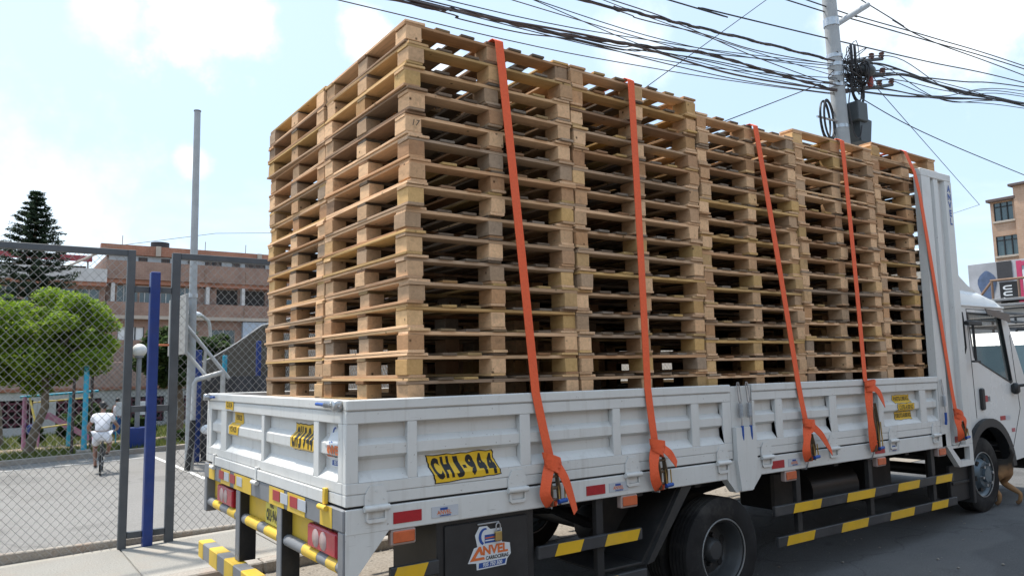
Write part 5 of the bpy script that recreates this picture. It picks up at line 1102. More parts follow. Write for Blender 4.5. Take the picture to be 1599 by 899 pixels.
leaves(42000, cl, .075, LP, 'crown', NP, flat=.5, aspect=4)

# ------------------------------------------------------------------ playground
def tubes(name, mat, parent, lst, r, n=8):
    m = MB()
    for p in lst: m.tube(p, r, n)
    return m.build(name, mat, parent, smooth=50)
G0 = gz(0) + .04
sg = thing('swing_frame', (-0.1, 18.4, G0), 'cyan topped playground swing frame behind the tree', 'swing')
tubes('top_bar', CYAN, sg, [[(-0.62, 18.4, 1.12), (1.05, 18.4, 1.22)]], .03); tubes('leg', PINK, sg, [[(-0.50, 18.5, G0), (-0.52, 18.4, 1.12)]], .045); tubes('leg', CYAN, sg, [[(0.43, 18.4, G0), (0.45, 18.4, 1.2)]], .05)
tubes('leg', PYEL, sg, [[(-0.28, 18.0, G0 + .55), (-0.42, 18.4, 1.1)]], .025); tubes('crossbar', PYEL, sg, [[(-0.35, 18.4, 0.98), (0.9, 18.4, 1.06)]], .018); tubes('crossbar', PYEL, sg, [[(-.3, 18.4, .35), (.42, 18.4, .42)]], .018)
tubes('chain', STEEL, sg, [[(-0.42, 18.4, 1.1), (-0.40, 18.4, .45)], [(-.25, 18.4, 1.1), (-.27, 18.4, .45)]], .008, 5); MB().cbox(-.45, -.25, 18.25, 18.5, .20, .46, .05).build('seat', BLUEP, sg)
sd_ = thing('slide', (0.5, 19.0, G0), 'faded pink playground slide beside the cyan frame', 'slide')
m = MB(); m.plate([(-0.18, 0.62), (0.05, 0.62), (0.95, 0.02), (1.15, 0.0), (1.15, -.06), (0.92, -.04), (0.03, 0.54), (-.18, .54)], [], 18.9, 19.3, lambda u, v, d: (u, d, v)); m.build('chute', PINK, sd_)
for y in (18.88, 19.31): m = MB(); m.plate([(-0.18, 0.70), (0.06, 0.70), (0.97, 0.08), (0.95, 0.02), (0.05, 0.62), (-.18, .62)], [], y - .01, y + .01, lambda u, v, d: (u, d, v)); m.build('side', PINK, sd_)
tubes('ladder', PINK, sd_, [[(-.17, 18.95, G0), (-.17, 18.95, .65)], [(-.17, 19.25, G0), (-.17, 19.25, .65)]], .025)
cp = thing('goal_post', (0.50, 15.75, gz(.5)), 'bright cyan upright post on a concrete block at the court edge', 'post'); tubes('upright', CYAN, cp, [[(0.50, 15.75, gz(.5) + .1), (0.50, 15.75, 1.83)]], .055, 12); MB().cbox(.36, .64, 15.6, 15.9, gz(.5) - .02, gz(.5) + .15, .015).build('base', KERBM, cp)
tag(MB().tube([(0.28, 15.9, gz(.3)), (0.28, 15.9, 1.55)], .03, 8).build('fence_post', plain('rusty_post', (.07, .05, .045), .8), smooth=60), 'thin rusty post left of the cyan upright', 'post')
tag(MB().tube([(0.66, 16.1, gz(.6)), (0.66, 16.1, 1.75)], .025, 8).build('fence_post', plain('rusty_post', (.07, .05, .045), .8), smooth=60), 'thin rusty post right of the cyan upright', 'post')
lg = thing('garden_lamp', (1.62, 16.2, gz(1.6)), 'white globe garden lamp on grey post in blue planter', 'lamp'); tubes('post', GREYP, lg, [[(1.62, 16.2, gz(1.6)), (1.62, 16.2, 2.02)]], .055, 12)
MB().sphere((1.62, 16.2, 2.17), .165, 20, 14, (1, 1, .95)).build('globe', plain('opal_globe', (.72, .70, .66), .35), lg, smooth=60); MB().tube([(1.62, 16.2, 2.0), (1.62, 16.2, 2.06)], .10, 14).build('collar', GREYP, lg)
tag(MB().cbox(1.42, 1.86, 15.95, 16.4, gz(1.6) - .01, gz(1.6) + .52, .015).build('planter', BLUEP), 'blue box planter around the globe lamp post', 'planter')
for k, x in ((0, 1.30), (1, 1.76)):
    nb = thing('notice_board', (x + .1, 17.2, gz(1.5)), ['white notice board on thin cyan pole left of the globe lamp', 'white notice board right of the globe lamp'][k], 'notice board'); MB().cbox(x, x + .26, 17.2, 17.22, .62, .95, .004).build('panel', STW, nb); tubes('leg', CYAN, nb, [[(x + .02, 17.24, gz(1.5)), (x + .02, 17.24, .95)]], .015); tubes('leg', CYAN, nb, [[(x + .24, 17.24, gz(1.5)), (x + .24, 17.24, .95)]], .015)
fl = thing('street_light', (4.25, 21.0, gz(4)), 'curved white street light rising behind the leafy trees', 'lamp'); tubes('pole', WPIPE, fl, [bez([(4.35, 21, gz(4)), (4.35, 21, 2.8), (4.2, 21, 3.3), (3.95, 21, 3.42)], 6)], .05, 10); MB().sphere((3.85, 21, 3.42), .17, 14, 8, (1.5, .8, .6)).build('head', STW, fl, smooth=60)
# two-tone garden wall with lattice windows
PW = plain('pink_plaster', (0.44, 0.29, 0.235), .85, var=.1, scale=2, dirt=(.33, .22, .18), damt=.4); WW = plain('white_plaster', (0.56, 0.55, 0.54), .85, var=.08, scale=2, dirt=(.4, .37, .34), damt=.4); LAT = plain('purple_lattice', (0.14, 0.04, 0.06), .6)
gw = thing('garden_wall', (3, 24, gz(3)), 'two-tone pink and white wall behind the playground with lattice windows', 'wall')
wins = [(x, x + 1.25, 0.10, 0.92) for x in (-1.3, 0.55, 2.4, 4.25)]
m = MB(); m.plate([(-7, gz(-7)), (16, gz(10)), (16, 1.22), (-7, 1.22)], [[(a, c), (b, c), (b, d), (a, d)] for a, b, c, d in wins], 24.0, 24.25, lambda u, v, d: (u, d, v)); m.build('lower_wall', WW, gw)
MB().cbox(-7, 16, 23.97, 24.25, 1.222, 2.05, .01).build('upper_wall', PW, gw); MB().cbox(-7, 16, 23.93, 24.27, 1.16, 1.26, .01).build('band', plain('terracotta_band', (.36, .15, .09), .8, dirt=(.5, .4, .35)), gw)
for a, b, c, d in wins:
    g = MB().cbox(a, b, 24.2, 24.24, c, d, .004).build('window', plain('dark_opening', (.03, .02, .022), .7), gw)
    for i in range(7): MB().cbox(a + (b - a) * (i + .35) / 7, a + (b - a) * (i + .65) / 7, 24.05, 24.1, c, d, .003).build('lattice_bar', LAT, g)
    for i in range(4): MB().cbox(a, b, 24.03, 24.048, c + (d - c) * (i + .35) / 4, c + (d - c) * (i + .65) / 4, .003).build('lattice_bar', LAT, g)
gt = thing('mesh_fence', (3.5, 23.2, gz(3)), 'dark mesh fence on top of the garden wall', 'fence')
w = mesh_wires(1.4, 9, gz(3) + .1, 2.35, .14, .007, lambda x, w, z: (x, 23.2 + w, z)).build('wire_mesh', FENCE, gt, fix=False); w['kind'] = 'stuff'
for x in (1.4, 4, 6.5, 9): tubes('post', FENCE, gt, [[(x, 23.2, gz(3)), (x, 23.2, 2.4)]], .03)

# ------------------------------------------------------------------ brick apartment block beyond the garden
def brickmat(name, c1, c2, mortar, scale, plane='xz'):
    b = NB(name); c = b.n('ShaderNodeTexCoord'); sp = b.n('ShaderNodeSeparateXYZ'); b.l(c.outputs['Object'], sp.inputs[0]); cb = b.n('ShaderNodeCombineXYZ')
    b.l(sp.outputs[0 if plane[0] == 'x' else 1], cb.inputs[0]); b.l(sp.outputs[2], cb.inputs[1])
    t = b.n('ShaderNodeTexBrick', Scale=scale); t.inputs['Color1'].default_value = (*c1, 1); t.inputs['Color2'].default_value = (*c2, 1); t.inputs['Mortar'].default_value = (*mortar, 1); t.inputs['Mortar Size'].default_value = .018; t.inputs['Brick Width'].default_value = .5; t.inputs['Row Height'].default_value = .2
    b.l(cb.outputs[0], t.inputs['Vector'])
    n = b.n('ShaderNodeTexNoise', Scale=1.3, Detail=6.0); b.l(c.outputs['Object'], n.inputs['Vector'])
    col = b.mixc(.55, t.outputs[0], b.ramp(n.outputs[0], [(.3, tuple(x * .7 for x in c1)), (.7, tuple(min(1, x * 1.2) for x in c2))]))
    b.l(col, b.b.inputs['Base Color']); b.b.inputs['Roughness'].default_value = .9; b.bump(t.outputs['Fac'], -.3, .01); MATS[name] = b.m; return b.m
BRK = brickmat('brown_brick', (0.255, 0.155, 0.118), (0.32, 0.205, 0.158), (.36, .31, .27), 1.6)
BRO = brickmat('orange_brick', (0.34, 0.15, 0.095), (0.40, 0.18, 0.115), (.42, .3, .24), 1.6)
PLB = plain('beige_plaster', (0.46, 0.40, 0.34), .9, var=.1, scale=.8, dirt=(.3, .25, .21), damt=.4)
BLUW = plain('pale_blue_panel', (0.40, 0.47, 0.56), .7, var=.08); DKO = plain('dark_interior', (.035, .033, .032), .8); REDR = plain('red_awning', (.30, .05, .06), .6)
AB = thing('apartment_building', (9, 45, gz(9)), 'brown brick apartment block with white top storey and orange parapet', 'building')
def wall(name, mat, par, x0, x1, y0, y1, z0, z1, holes=()):
    m = MB(); m.plate([(x0, z0), (x1, z0), (x1, z1), (x0, z1)], [[(a, c), (b, c), (b, d), (a, d)] for a, b, c, d in holes], y0, y1, lambda u, v, d: (u, d, v)); return m.build(name, mat, par)
XL, XR = 4.35, 34.0
w2 = [(4.9, 6.0, 5.95, 6.92), (6.1, 6.95, 5.95, 6.92), (7.25, 8.15, 5.95, 6.92), (8.25, 9.35, 5.95, 6.92), (10.45, 11.75, 5.95, 6.92), (12.05, 13.45, 5.95, 6.92)] + [(x, x + 1.4, 5.95, 6.92) for x in (14.0, 16.0, 18.5, 20.5, 23, 25, 27.5, 30)]
w3 = [(x, x + .5, 8.36, 8.64) for x in (6.0, 7.25, 8.75, 9.75, 10.25, 11.4, 14.5, 16)] + [(12.2, 13.5, 8.36, 8.64)]
w1 = [(5.0, 6.4, 3.75, 4.5), (8.0, 9.2, 3.4, 4.5), (10.2, 11.6, 3.4, 4.4)] + [(x, x + 1.4, 3.4, 4.5) for x in (15, 17.5, 20, 23, 26)]
gw1 = wall('ground_floor_wall', BRK, AB, XL, XR, 45.3, 45.6, -.5, 4.95, w1)
wall('beam', PLB, AB, XL, XR, 44.9, 45.6, 4.951, 5.15); bal = wall('balcony_parapet', BRK, AB, XL, XR, 44.9, 45.1, 5.151, 5.93)
sw2 = wall('second_floor_wall', BRK, AB, XL, XR, 45.35, 45.6, 5.93, 7.0, w2); wall('lintel', BRO, AB, XL, XR, 45.0, 45.6, 7.001, 7.25); wall('upper_parapet', BRK, AB, XL - .05, XR, 44.85, 45.1, 7.251, 8.32)
tw = wall('top_floor_wall', WW, AB, XL + .1, XR, 45.5, 45.75, 8.0, 8.74, w3); wall('roof_parapet', BRO, AB, XL - .35, XR, 45.3, 45.75, 8.741, 9.32)
MB().cbox(XL, XR, 45.6, 58, -.5, 8.72, .02).build('body', BRK, AB)
for x in (4.55, 9.75, 11.88, 13.65, 15.6): MB().cbox(x, x + .2, 44.95, 45.36, 5.93, 7.0, .01).build('column', WW, AB)
for x in (6.9, 12.9): MB().cbox(x, x + .28, 45.2, 45.5, 8.74, 9.33, .01).build('pier', PLB, AB)
def window(par, a, b, c, d, y, dark=True, panes=2, fm=WPIPE, bars=0):
    w = MB().cbox(a, b, y + .12, y + .14, c, d, .002).build('window', WGLASS if dark else STW, par)
    for i in range(panes + 1): x = a + (b - a) * i / panes; MB().cbox(max(a, x - .03), min(b, x + .03), y + .06, y + .11, c, d, .003).build('frame', fm, w)
    for i in range(bars): x = a + (b - a) * (i + .5) / bars; MB().cbox(x - .014, x + .014, y - .02, y + .0, c, d, .002).build('bar', FENCE, w)
for i, q in enumerate(w2):
    if i in (4, 5): MB().cbox(q[0], q[1], 45.56, 45.595, q[2], q[3], .002).build('dark_bay', DKO, sw2); continue
    window(sw2, *q, 45.35, True, 3 if i < 4 else 2, PLASTIC if i > 3 else WPIPE)
MB().tube([(7.6, 48, 8.7), (7.6, 48, 10.0)], .55, 16).build('water_tank', plain('tank_black', (.03, .03, .032), .6), AB, smooth=50)
for x in (5.2, 9.9, 12.4): MB().tube([(x, 46.2, 9.2), (x + .02, 46.2, 10.0)], .02, 6).build('rebar', plain('rust_brown', (.24, .15, .10), .8), AB)
for x, zz_ in ((9.6, 5.15), (12.0, 5.15), (9.6, 7.25), (12.05, 7.25)): MB().cbox(x, x + .05, 44.83, 44.849, zz_, zz_ + .78, .005).build('downpipe', plain('rust_brown', (.24, .15, .10), .8), AB)
for q in w3: window(tw, *q, 45.5, True, 1, FENCE, bars=5 if q[1] - q[0] < 1 else 12)
for i, q in enumerate(w1): window(gw1, *q, 45.3, i > 0, 3 if i == 0 else 2, PLASTIC if i == 0 else WPIPE)
wall('panel', BLUW, AB, 12.0, 15.5, 45.0, 45.28, 3.2, 4.9)
MB().cbox(9.45, 10.2, 45.28, 45.34, 6.95, 7.0 + .2, .005).build('sign', PLASTIC, AB)
# lower wing with white terrace
LW = thing('apartment_building', (1, 44.5, gz(1)), 'lower wing with white terrace parapet and red awning left of the brick block', 'building')
w0 = [(x, x + 1.05, 5.7, 6.6) for x in (-4, -2.5, -1, .4, 1.7, 2.95)]
lw = wall('wall', BRK, LW, -6, 4.3, 45.2, 45.5, -.5, 6.75, w0); MB().cbox(-6, 4.3, 45.5, 56, -.5, 6.9, .02).build('body', BRK, LW)
wall('beam', BRO, LW, -6, 4.3, 44.7, 45.5, 6.751, 6.98); wall('terrace_parapet', WW, LW, -6, 4.28, 44.6, 44.9, 6.981, 7.72)
for q in w0: window(lw, *q, 45.2, True, 2)
m = MB(); m.plate([(45.5, 8.55), (48, 8.75), (48, 8.62), (45.5, 8.2)], [], -1.5, 3.6, lambda u, v, d: (d, u, v)); m.build('awning', REDR, LW)
for x in (-1.2, .4, 2.0, 3.4): MB().tube([(x, 45.7, 6.9), (x, 45.7, 8.3)], .05, 8).build('post', WPIPE, LW)
MB().cbox(-1.4, 3.5, 47.5, 48, 7.0, 8.2, .01).build('back_wall', plain('brown_wood', (.16, .10, .07), .8), LW)
MB().tube([(2.2, 45.0, 7.72), (4.2, 45.0, 8.9)], .07, 8).build('brace', PLB, LW)
# more town behind the truck, seen only in slits and from the side
HB = thing('apartment_building', (-13, 46, gz(-13)), 'plain beige block far left behind the playground', 'building')
MB().cbox(-24, -6.5, 45.5, 58, -1, 6.2, .03).build('body', PLB, HB)
for x in (-22, -19, -16, -13, -10): window(HB, x, x + 1.5, 3.6, 4.9, 45.3, True, 2)

# ------------------------------------------------------------------ utility pole and overhead cables
UP = thing('utility_pole', (12.0, 4.25, gz(12)), 'grey concrete utility pole tangled with cables behind the pallets', 'utility pole')
px = lambda z: 11.72 - 0.045 * (z - 5.8)
MB().tube([(px(gz(12)), 4.25, gz(12)), (px(5.8), 4.25, 5.8), (px(11.0), 4.25, 11.0)], [0.165, 0.14, 0.12], 18).build('shaft', POLE, UP, smooth=60)
MB().tube([(px(8.0) + .1, 4.25, 8.0), (12.9, 4.2, 8.72)], .055, 10).build('lamp_arm', POLE, UP, smooth=60); MB().tube([(px(8.0), 4.25, 7.95), (px(8.05), 4.25, 8.1)], .145, 18).build('band', STEEL, UP, smooth=60)
for z in (5.95, 6.75, 6.95, 7.15, 7.32): MB().tube([(px(z), 4.25, z), (px(z), 4.25, z + .07)], .147, 18).build('band', STEEL, UP, smooth=60)
MB().cbox(11.82, 12.16, 3.95, 4.2, 6.08, 6.45, .015).build('junction_box', BOXG, UP)
m = MB(); m.plate([(11.95, 5.70), (12.28, 5.70), (12.36, 6.15), (11.93, 6.18)], [], 4.0, 4.3, lambda u, v, d: (u, d, v)); m.build('junction_box', BOXG, UP)
def coil(c, r, tilt_, n, rad, sq=1.0, name='cable_coil'):
    m = MB(); rr = random.Random(int(c[0] * 97 + n))
    a0 = Vector((math.cos(tilt_), math.sin(tilt_), 0)); b0 = Vector((0, 0, 1)); cc = Vector(c)
    for k in range(n):
        q = r * rr.uniform(.9, 1.08); o = Vector((rr.uniform(-.04, .04), rr.uniform(-.05, .05), rr.uniform(-.04, .04)))
        m.tube([cc + o + a0 * q * sq * math.cos(a) + b0 * q * math.sin(a) for a in [i * math.pi / 12 for i in range(24)]], rad, 6, closed=True)
    m.build(name, CABLE, UP, smooth=60)
coil((11.28, 4.25, 6.05), .36, .3, 5, .016, .9); coil((12.2, 4.15, 6.83), .32, .2, 5, .014); coil((12.05, 4.1, 7.35), .26, .5, 6, .015, .6); coil((12.25, 4.05, 7.05), .22, .9, 6, .012)
MB().tube([(10.95, 4.25, 6.06), (11.6, 4.25, 6.08)], .022, 8).build('bracket', STEEL, UP)
MB().sphere((12.32, 4.0, 7.15), .16, 12, 8, (1.3, .9, .75)).build('splice_closure', BOXG, UP, smooth=60); MB().sphere((12.5, 4.05, 6.98), .09, 10, 8, (.7, .7, 1.5)).build('insulator', plain('red_insulator', (.35, .06, .05), .5), UP, smooth=60)
for (a, b) in (((11.9, 4.25, 7.30), (13.30, 4.2, 7.68)), ((11.9, 4.25, 7.05), (13.3, 4.2, 7.35)), ((11.9, 4.25, 6.72), (13.62, 4.2, 7.2))):
    t = MB().tube([a, b], .035, 8).build('cross_arm', BOXG, UP, smooth=60)
    for f in (.72, .98): p = Vector(a).lerp(Vector(b), f); MB().lathe([(.0, -.07), (.05, -.06), (.03, -.02), (.06, 0), (.03, .03), (.055, .06), (.0, .09)], p + Vector((0, 0, .06)), (0.3, 0, 1), 12).build('insulator', INSUL, t, smooth=60)
m = MB(); rr = random.Random(8)
for k in range(26):
    p = [Vector((12.05 + rr.gauss(0, .22), 4.08 + rr.gauss(0, .1), 7.05 + rr.gauss(0, .22))) for _ in range(5)]; m.tube(bez(p, 6), .008, 5)
tw_ = m.build('cable_tangle', CABLE, UP, smooth=60, fix=False); tw_['kind'] = 'stuff'
MB().tube(bez([(11.75, 4.02, 6.7), (11.6, 4.0, 6.3), (11.72, 4.0, 5.8), (11.9, 4.0, 5.75), (12.0, 4.0, 6.0)], 8), .012, 6).build('lead', CABLE, UP, smooth=60)
CB = {
    'b1a': [(2.22, 5.91), (3.3, 6.03), (4.73, 6.11), (6.45, 6.33), (7.9, 6.55), (9.56, 6.6), (11.3, 6.67)],
    'b1b': [(2.32, 5.95), (3.49, 6.02), (4.96, 6.18), (6.45, 6.29), (8.63, 6.34), (11.3, 6.63)],
    'b1c': [(2.58, 5.96), (3.3, 5.95), (4.3, 6.01), (5.19, 6.13), (6.99, 6.2), (8.85, 6.32), (11.29, 6.6)],
    'b2a': [(5.07, 6.71), (5.95, 6.78), (7.03, 6.87), (7.93, 6.95), (9.61, 7.09), (11.36, 7.23)],
    'b2b': [(5.28, 6.77), (6.48, 6.78), (7.92, 6.9), (9.24, 6.94), (11.36, 7.18)],
    'b2c': [(5.58, 6.86), (7.32, 6.86), (8.88, 6.77), (10.32, 6.74), (11.31, 6.74)],
    'b3': [(4.9, 6.16), (6.45, 6.33), (7.9, 6.57), (9.23, 6.79), (11.35, 7.14)],
    'b4': [(5.0, 6.14), (6.45, 6.29), (7.89, 6.48), (9.39, 6.62), (11.32, 6.82)],
    'b5': [(5.1, 6.12), (6.72, 6.32), (8.2, 6.45), (9.56, 6.54), (11.31, 6.76)]}
CR = {
    's1': [(7.13, 7.27), (7.95, 7.35), (11.41, 7.7), (15.35, 8.12), (20.35, 8.69)], 's2': [(10.18, 8.14), (12.59, 8.36), (15.43, 8.63), (20.43, 9.09)],
    's3': [(10.66, 8.27), (12.6, 8.42), (15.73, 8.73), (20.45, 9.14)], 's4': [(12.79, 8.86), (14.1, 8.73), (15.72, 8.67), (20.39, 8.91)],
    'r1': [(11.95, 6.77), (13.86, 7.02), (15.8, 7.37), (18.04, 7.76), (20.21, 8.06)], 'r2': [(11.97, 6.93), (13.92, 7.48), (15.27, 7.59), (17.39, 7.76), (20.21, 8.05)],
    'r3': [(12.21, 7.11), (13.94, 7.62), (15.27, 7.62), (17.72, 7.79), (20.2, 8.03)], 'r4': [(11.96, 6.83), (13.37, 7.06), (15.5, 7.28), (18.04, 7.76), (20.22, 8.08)],
    'r5': [(12.45, 7.24), (14.45, 7.57), (16.79, 7.94), (20.31, 8.53)], 'r6': [(12.23, 7.29), (13.19, 7.57), (14.46, 7.64), (16.74, 7.67), (20.2, 8.01)], 'd1': [(12.52, 6.71), (14.81, 6.43), (19.8, 6.16)]}
rr = random.Random(3)
def cable(pts, r, mat, lab, grp): return tag(MB().tube(pts, r, 6).build('overhead_cable', mat, smooth=60, fix=False), lab, 'cable', grp)
for k, P in CB.items():
    x0, z0 = P[0]; ext = [(-26 + rr.uniform(0, 2), 6.9 + rr.uniform(-.2, .2)), (-12, z0 - .35), (-4, z0 - .35)]
    dy = rr.uniform(-.06, .06); big = k[:2] in ('b1', 'b2')
    cable(bez([(x, 4.25 + dy, z) for x, z in ext + P] + [(px(7) + .1, 4.1, P[-1][1] + .02)], 7), .016 if k in ('b1a', 'b1b', 'b2a') else .009, CABLEB if big else CABLE, 'sagging overhead cable strung above the load to the utility pole', 'cables above the load')
    if k in ('b1a', 'b2a'):
        for q in range(4):
            ph = rr.uniform(0, 6); cable([Vector(p) + Vector((0, 0.021 * math.cos(i * .8 + ph), .021 * math.sin(i * .8 + ph))) for i, p in enumerate(bez([(x, 4.25 + dy, z) for x, z in ext + P], 14))], .009, CABLE if q % 2 else CABLEB, 'sagging overhead cable strung above the load to the utility pole', 'cables above the load')
for q in range(7):
    zl = 5.75 + 1.1 * q / 6 + rr.uniform(-.1, .1); zr_ = 6.6 + .65 * ((q * 5) % 12) / 11; dy = rr.uniform(-.25, .3); sg_ = rr.uniform(.0, .2)
    cable(bez([(-25, 4.25 + dy, zl + .9), (-8, 4.25 + dy, zl - .15), (2.5, 4.25 + dy, zl + .05), (7.2, 4.25 + dy, zl + (zr_ - zl) * .5 - sg_), (11.6, 4.2 + dy * .2, zr_)], 8), .0072, CABLE if q % 3 else CABLEB, 'sagging overhead cable strung above the load to the utility pole', 'cables above the load')
for q in range(6):
    z0 = 6.7 + .6 * q / 5; z1 = 8.0 + rr.uniform(-.1, .5); dy = rr.uniform(-.2, .2); cable(bez([(11.9, 4.2, z0), (13.6, 4.25 + dy, z0 + .25 + rr.uniform(0, .25)), (16.2, 4.25 + dy, 7.5 + rr.uniform(-.1, .15)), (20.2, 4.25, z1), (34, 4.25, z1 + 1.5)], 8), .0095, CABLE, 'thick cable running from the utility pole over the street', 'cables beyond the pole')
for k, P in CR.items():
    x1, z1 = P[-1]; sl_ = (P[-1][1] - P[-2][1]) / (P[-1][0] - P[-2][0]); dy = rr.uniform(-.05, .05); th = k[0] == 'r'
    pre = [] if k[0] in 'rd' else [(P[0][0] - 18, P[0][1] - 18 * (P[1][1] - P[0][1]) / (P[1][0] - P[0][0]) * (.6 if k == 's1' else .8))]
    cable(bez([(x, 4.25 + dy, z) for x, z in pre + P + [(x1 + 14, z1 + sl_ * 11)]], 8), {'r': .014, 's': .013, 'd': .011}[k[0]] * (1.4 if k in ('r1', 'r2', 'r6') else 1), CABLE, {'r': 'thick cable running from the utility pole over the street', 's': 'thin straight wire passing the utility pole high up', 'd': 'thin service wire dropping away from the utility pole'}[k[0]], {'r': 'cables beyond the pole', 's': 'wires high on the pole', 'd': 'service wires'}[k[0]])
cable([(8.0, 9, 5.8), (11.46, 9, 8.29), (16.41, 9, 11.87), (22, 9, 16)], .012, CABLE, 'thin wire slanting steeply up behind the cable bundles', None)
cable(bez([(5, 7.5, 4.0), (9.6, 6.5, 6.0), (10.77, 6, 6.5), (11.7, 4.6, 6.95)], 6), .010, CABLE, 'thin wire dropping from the pole behind the middle stacks', None)
cable([(60, 30, 12.0), (25, 7.5, 6.6), (12.6, 4.2, 7.2)], .008, CABLE, 'faint wire running from the pole towards the brick house', None)
cable([(1, 44, 8.2), (10, 44, 10.2), (34, 44, 12.5)], .015, CABLE, 'thin wire above the brick apartment roof', None)

# ------------------------------------------------------------------ street end on the right
BRT = brickmat('tan_brick', (0.40, 0.255, 0.175), (0.47, 0.31, 0.215), (.45, .38, .32), 1.2, 'yz')
RB = thing('brick_house', (62, 14, gz(30)), 'tan brick house with tinted upper windows behind the billboard', 'building')
def wallx(name, mat, par, x0, x1, ya, yb, z0, z1, holes=()):
    m = MB(); m.plate([(ya, z0), (yb, z0), (yb, z1), (ya, z1)], [[(a, c), (b, c), (b, d), (a, d)] for a, b, c, d in holes], x0, x1, lambda u, v, d: (d, u, v)); return m.build(name, mat, par)
# corner y about 22 (left, seen) running to smaller y; taller part starts at y 20.6
KX = 62.0; kq = (KX + 1.48) / (31.48); Y_ = lambda y: -3.53 + (y + 3.53) * kq; Z_ = lambda z: 1.514 + (z - 1.514) * kq
hh = [(Y_(8.43), Y_(9.11), Z_(6.80), Z_(7.50)), (Y_(8.33), Y_(9.12), Z_(5.47), Z_(6.22))]
hl = wallx('wall', BRT, RB, KX, KX + .3, Y_(8.34) + .02, Y_(9.22), -1, Z_(7.55), [(hh[0][0] + .05, hh[0][1], hh[0][2], hh[0][3]), (hh[1][0] + .06, hh[1][1], hh[1][2], hh[1][3])])
wallx('tower_wall', BRT, RB, KX - .3, KX + .3, Y_(8.34) - 12, Y_(8.34), -1, Z_(8.0)); MB().cbox(KX + .3, KX + 14, Y_(8.34) - 12, Y_(9.22), -1, Z_(7.5), .03).build('body', BRT, RB)
MB().cbox(KX - .35, KX + 14, Y_(8.30), Y_(9.30), Z_(7.55) + .002, Z_(7.55) + .22, .02).build('roof', plain('dark_roof', (.12, .09, .085), .8), RB); MB().cbox(KX - .55, KX + 14, Y_(8.34) - 12, Y_(8.34) + .25, Z_(8.0) + .002, Z_(8.0) + .2, .02).build('roof', plain('dark_roof', (.12, .09, .085), .8), RB)
for (a, b, c, d) in hh:
    w = MB().cbox(KX + .12, KX + .16, a, b, c, d, .005).build('window', TGLASS, hl)
    for f in (.0, .33, .66, 1.0): y = a + (b - a) * f; MB().cbox(KX + .05, KX + .11, max(a, y - .04), min(b, y + .04), c, d, .005).build('frame', PLASTIC, w)
    MB().cbox(KX + .05, KX + .11, a, b, d - .35, d - .28, .005).build('frame', PLASTIC, w)
    MB().cbox(KX - .12, KX + .02, a - .1, b + .1, c - .15, c - .002, .01).build('sill', PLB, hl)
# billboard on a shop roof
BX = 40.0; kb = (BX + 1.48) / 31.48; Yb = lambda y: -3.53 + (y + 3.53) * kb; Zb = lambda z: 1.514 + (z - 1.514) * kb
SH = thing('shop', (BX, 10, gz(25)), 'low shop with a metal frame on its roof under the billboard', 'shop')
MB().cbox(BX + .2, BX + 12, -2, 16, -1, Zb(3.6), .03).build('body', WW, SH)
for z in (3.55, 3.75): MB().cbox(BX - .6, BX + .19, -2, 15.5, Zb(z), Zb(z) + .12, .01).build('fascia', GREYP, SH)
m = MB()
for y in (7.6, 8.4, 9.3): m.tube([(BX - .3, Yb(y), Zb(3.75)), (BX - .3, Yb(y), Zb(4.55))], .06, 8)
m.tube([(BX - .3, Yb(7.0), Zb(4.55)), (BX - .3, Yb(9.35), Zb(4.55))], .06, 8); m.tube([(BX - .3, Yb(9.3), Zb(4.52)), (BX - .3, Yb(9.9), Zb(3.8))], .06, 8); m.build('roof_frame', plain('rust_brown', (.24, .15, .10), .8), SH)
BL = thing('billboard', (BX + 1, Yb(9), Zb(3.6)), 'dark billboard with white upright letters and pink band', 'billboard')
MB().cbox(BX + .3, BX + .4, Yb(6.5), Yb(10.3), Zb(3.5), Zb(5.3), .01).build('panel', plain('poster_grey', (.42, .42, .44), .6, var=.35, scale=.5), BL)
for (a, b, c, d, col, nm) in ((8.75, 9.27, 4.55, 5.29, (.045, .042, .045), 'poster_field'), (8.62, 9.22, 3.55, 4.5, (.02, .02, .022), 'poster_field'), (8.42, 8.60, 3.55, 5.25, (.55, .05, .13), 'poster_band'), (8.0, 8.42, 5.05, 5.22, (.5, .06, .14), 'poster_band'), (9.35, 9.95, 3.7, 5.0, (.09, .13, .22), 'poster_figure')):
    if nm == 'poster_figure':
        m = MB(); cy_, cz_ = (Yb(a) + Yb(b)) / 2, (Zb(c) + Zb(d)) / 2; out_ = [(cy_ + math.cos(t) * (Yb(b) - Yb(a)) / 2 * (1 + .25 * math.sin(3 * t)), cz_ + math.sin(t) * (Zb(d) - Zb(c)) / 2) for t in [i * math.pi / 12 for i in range(24)]]
        m.plate(out_, [], BX + .285, BX + .295, lambda u, v, d_: (d_, u, v)); m.build(nm, plain('poster_blue', col, .5, var=.5, scale=1.5), BL)
    else: MB().cbox(BX + .27, BX + .285, Yb(a), Yb(b), Zb(c), Zb(d), .002).build(nm, plain(nm + str(col[0]), col, .5), BL)
for i, ch in enumerate('UURD'):
    vs, fs = text_mb(ch, .40, .02, sx=1.5); MB().add([(BX + .262, Yb(8.97) - x * .0 - y * 1.3, Zb(4.28) - i * .30 + x * .55) for x, y in vs], fs).build('lettering', STW, BL, fix=False)
for q in range(9): MB().cbox(BX + .25, BX + .262, Yb(8.35) - q * .22, Yb(8.35) - q * .22 + .07, Zb(3.7) + .2 * (q % 3), Zb(4.9) - .25 * (q % 2), .002).build('poster_stripe', [STW, GREYP, PLASTIC][q % 3], BL)
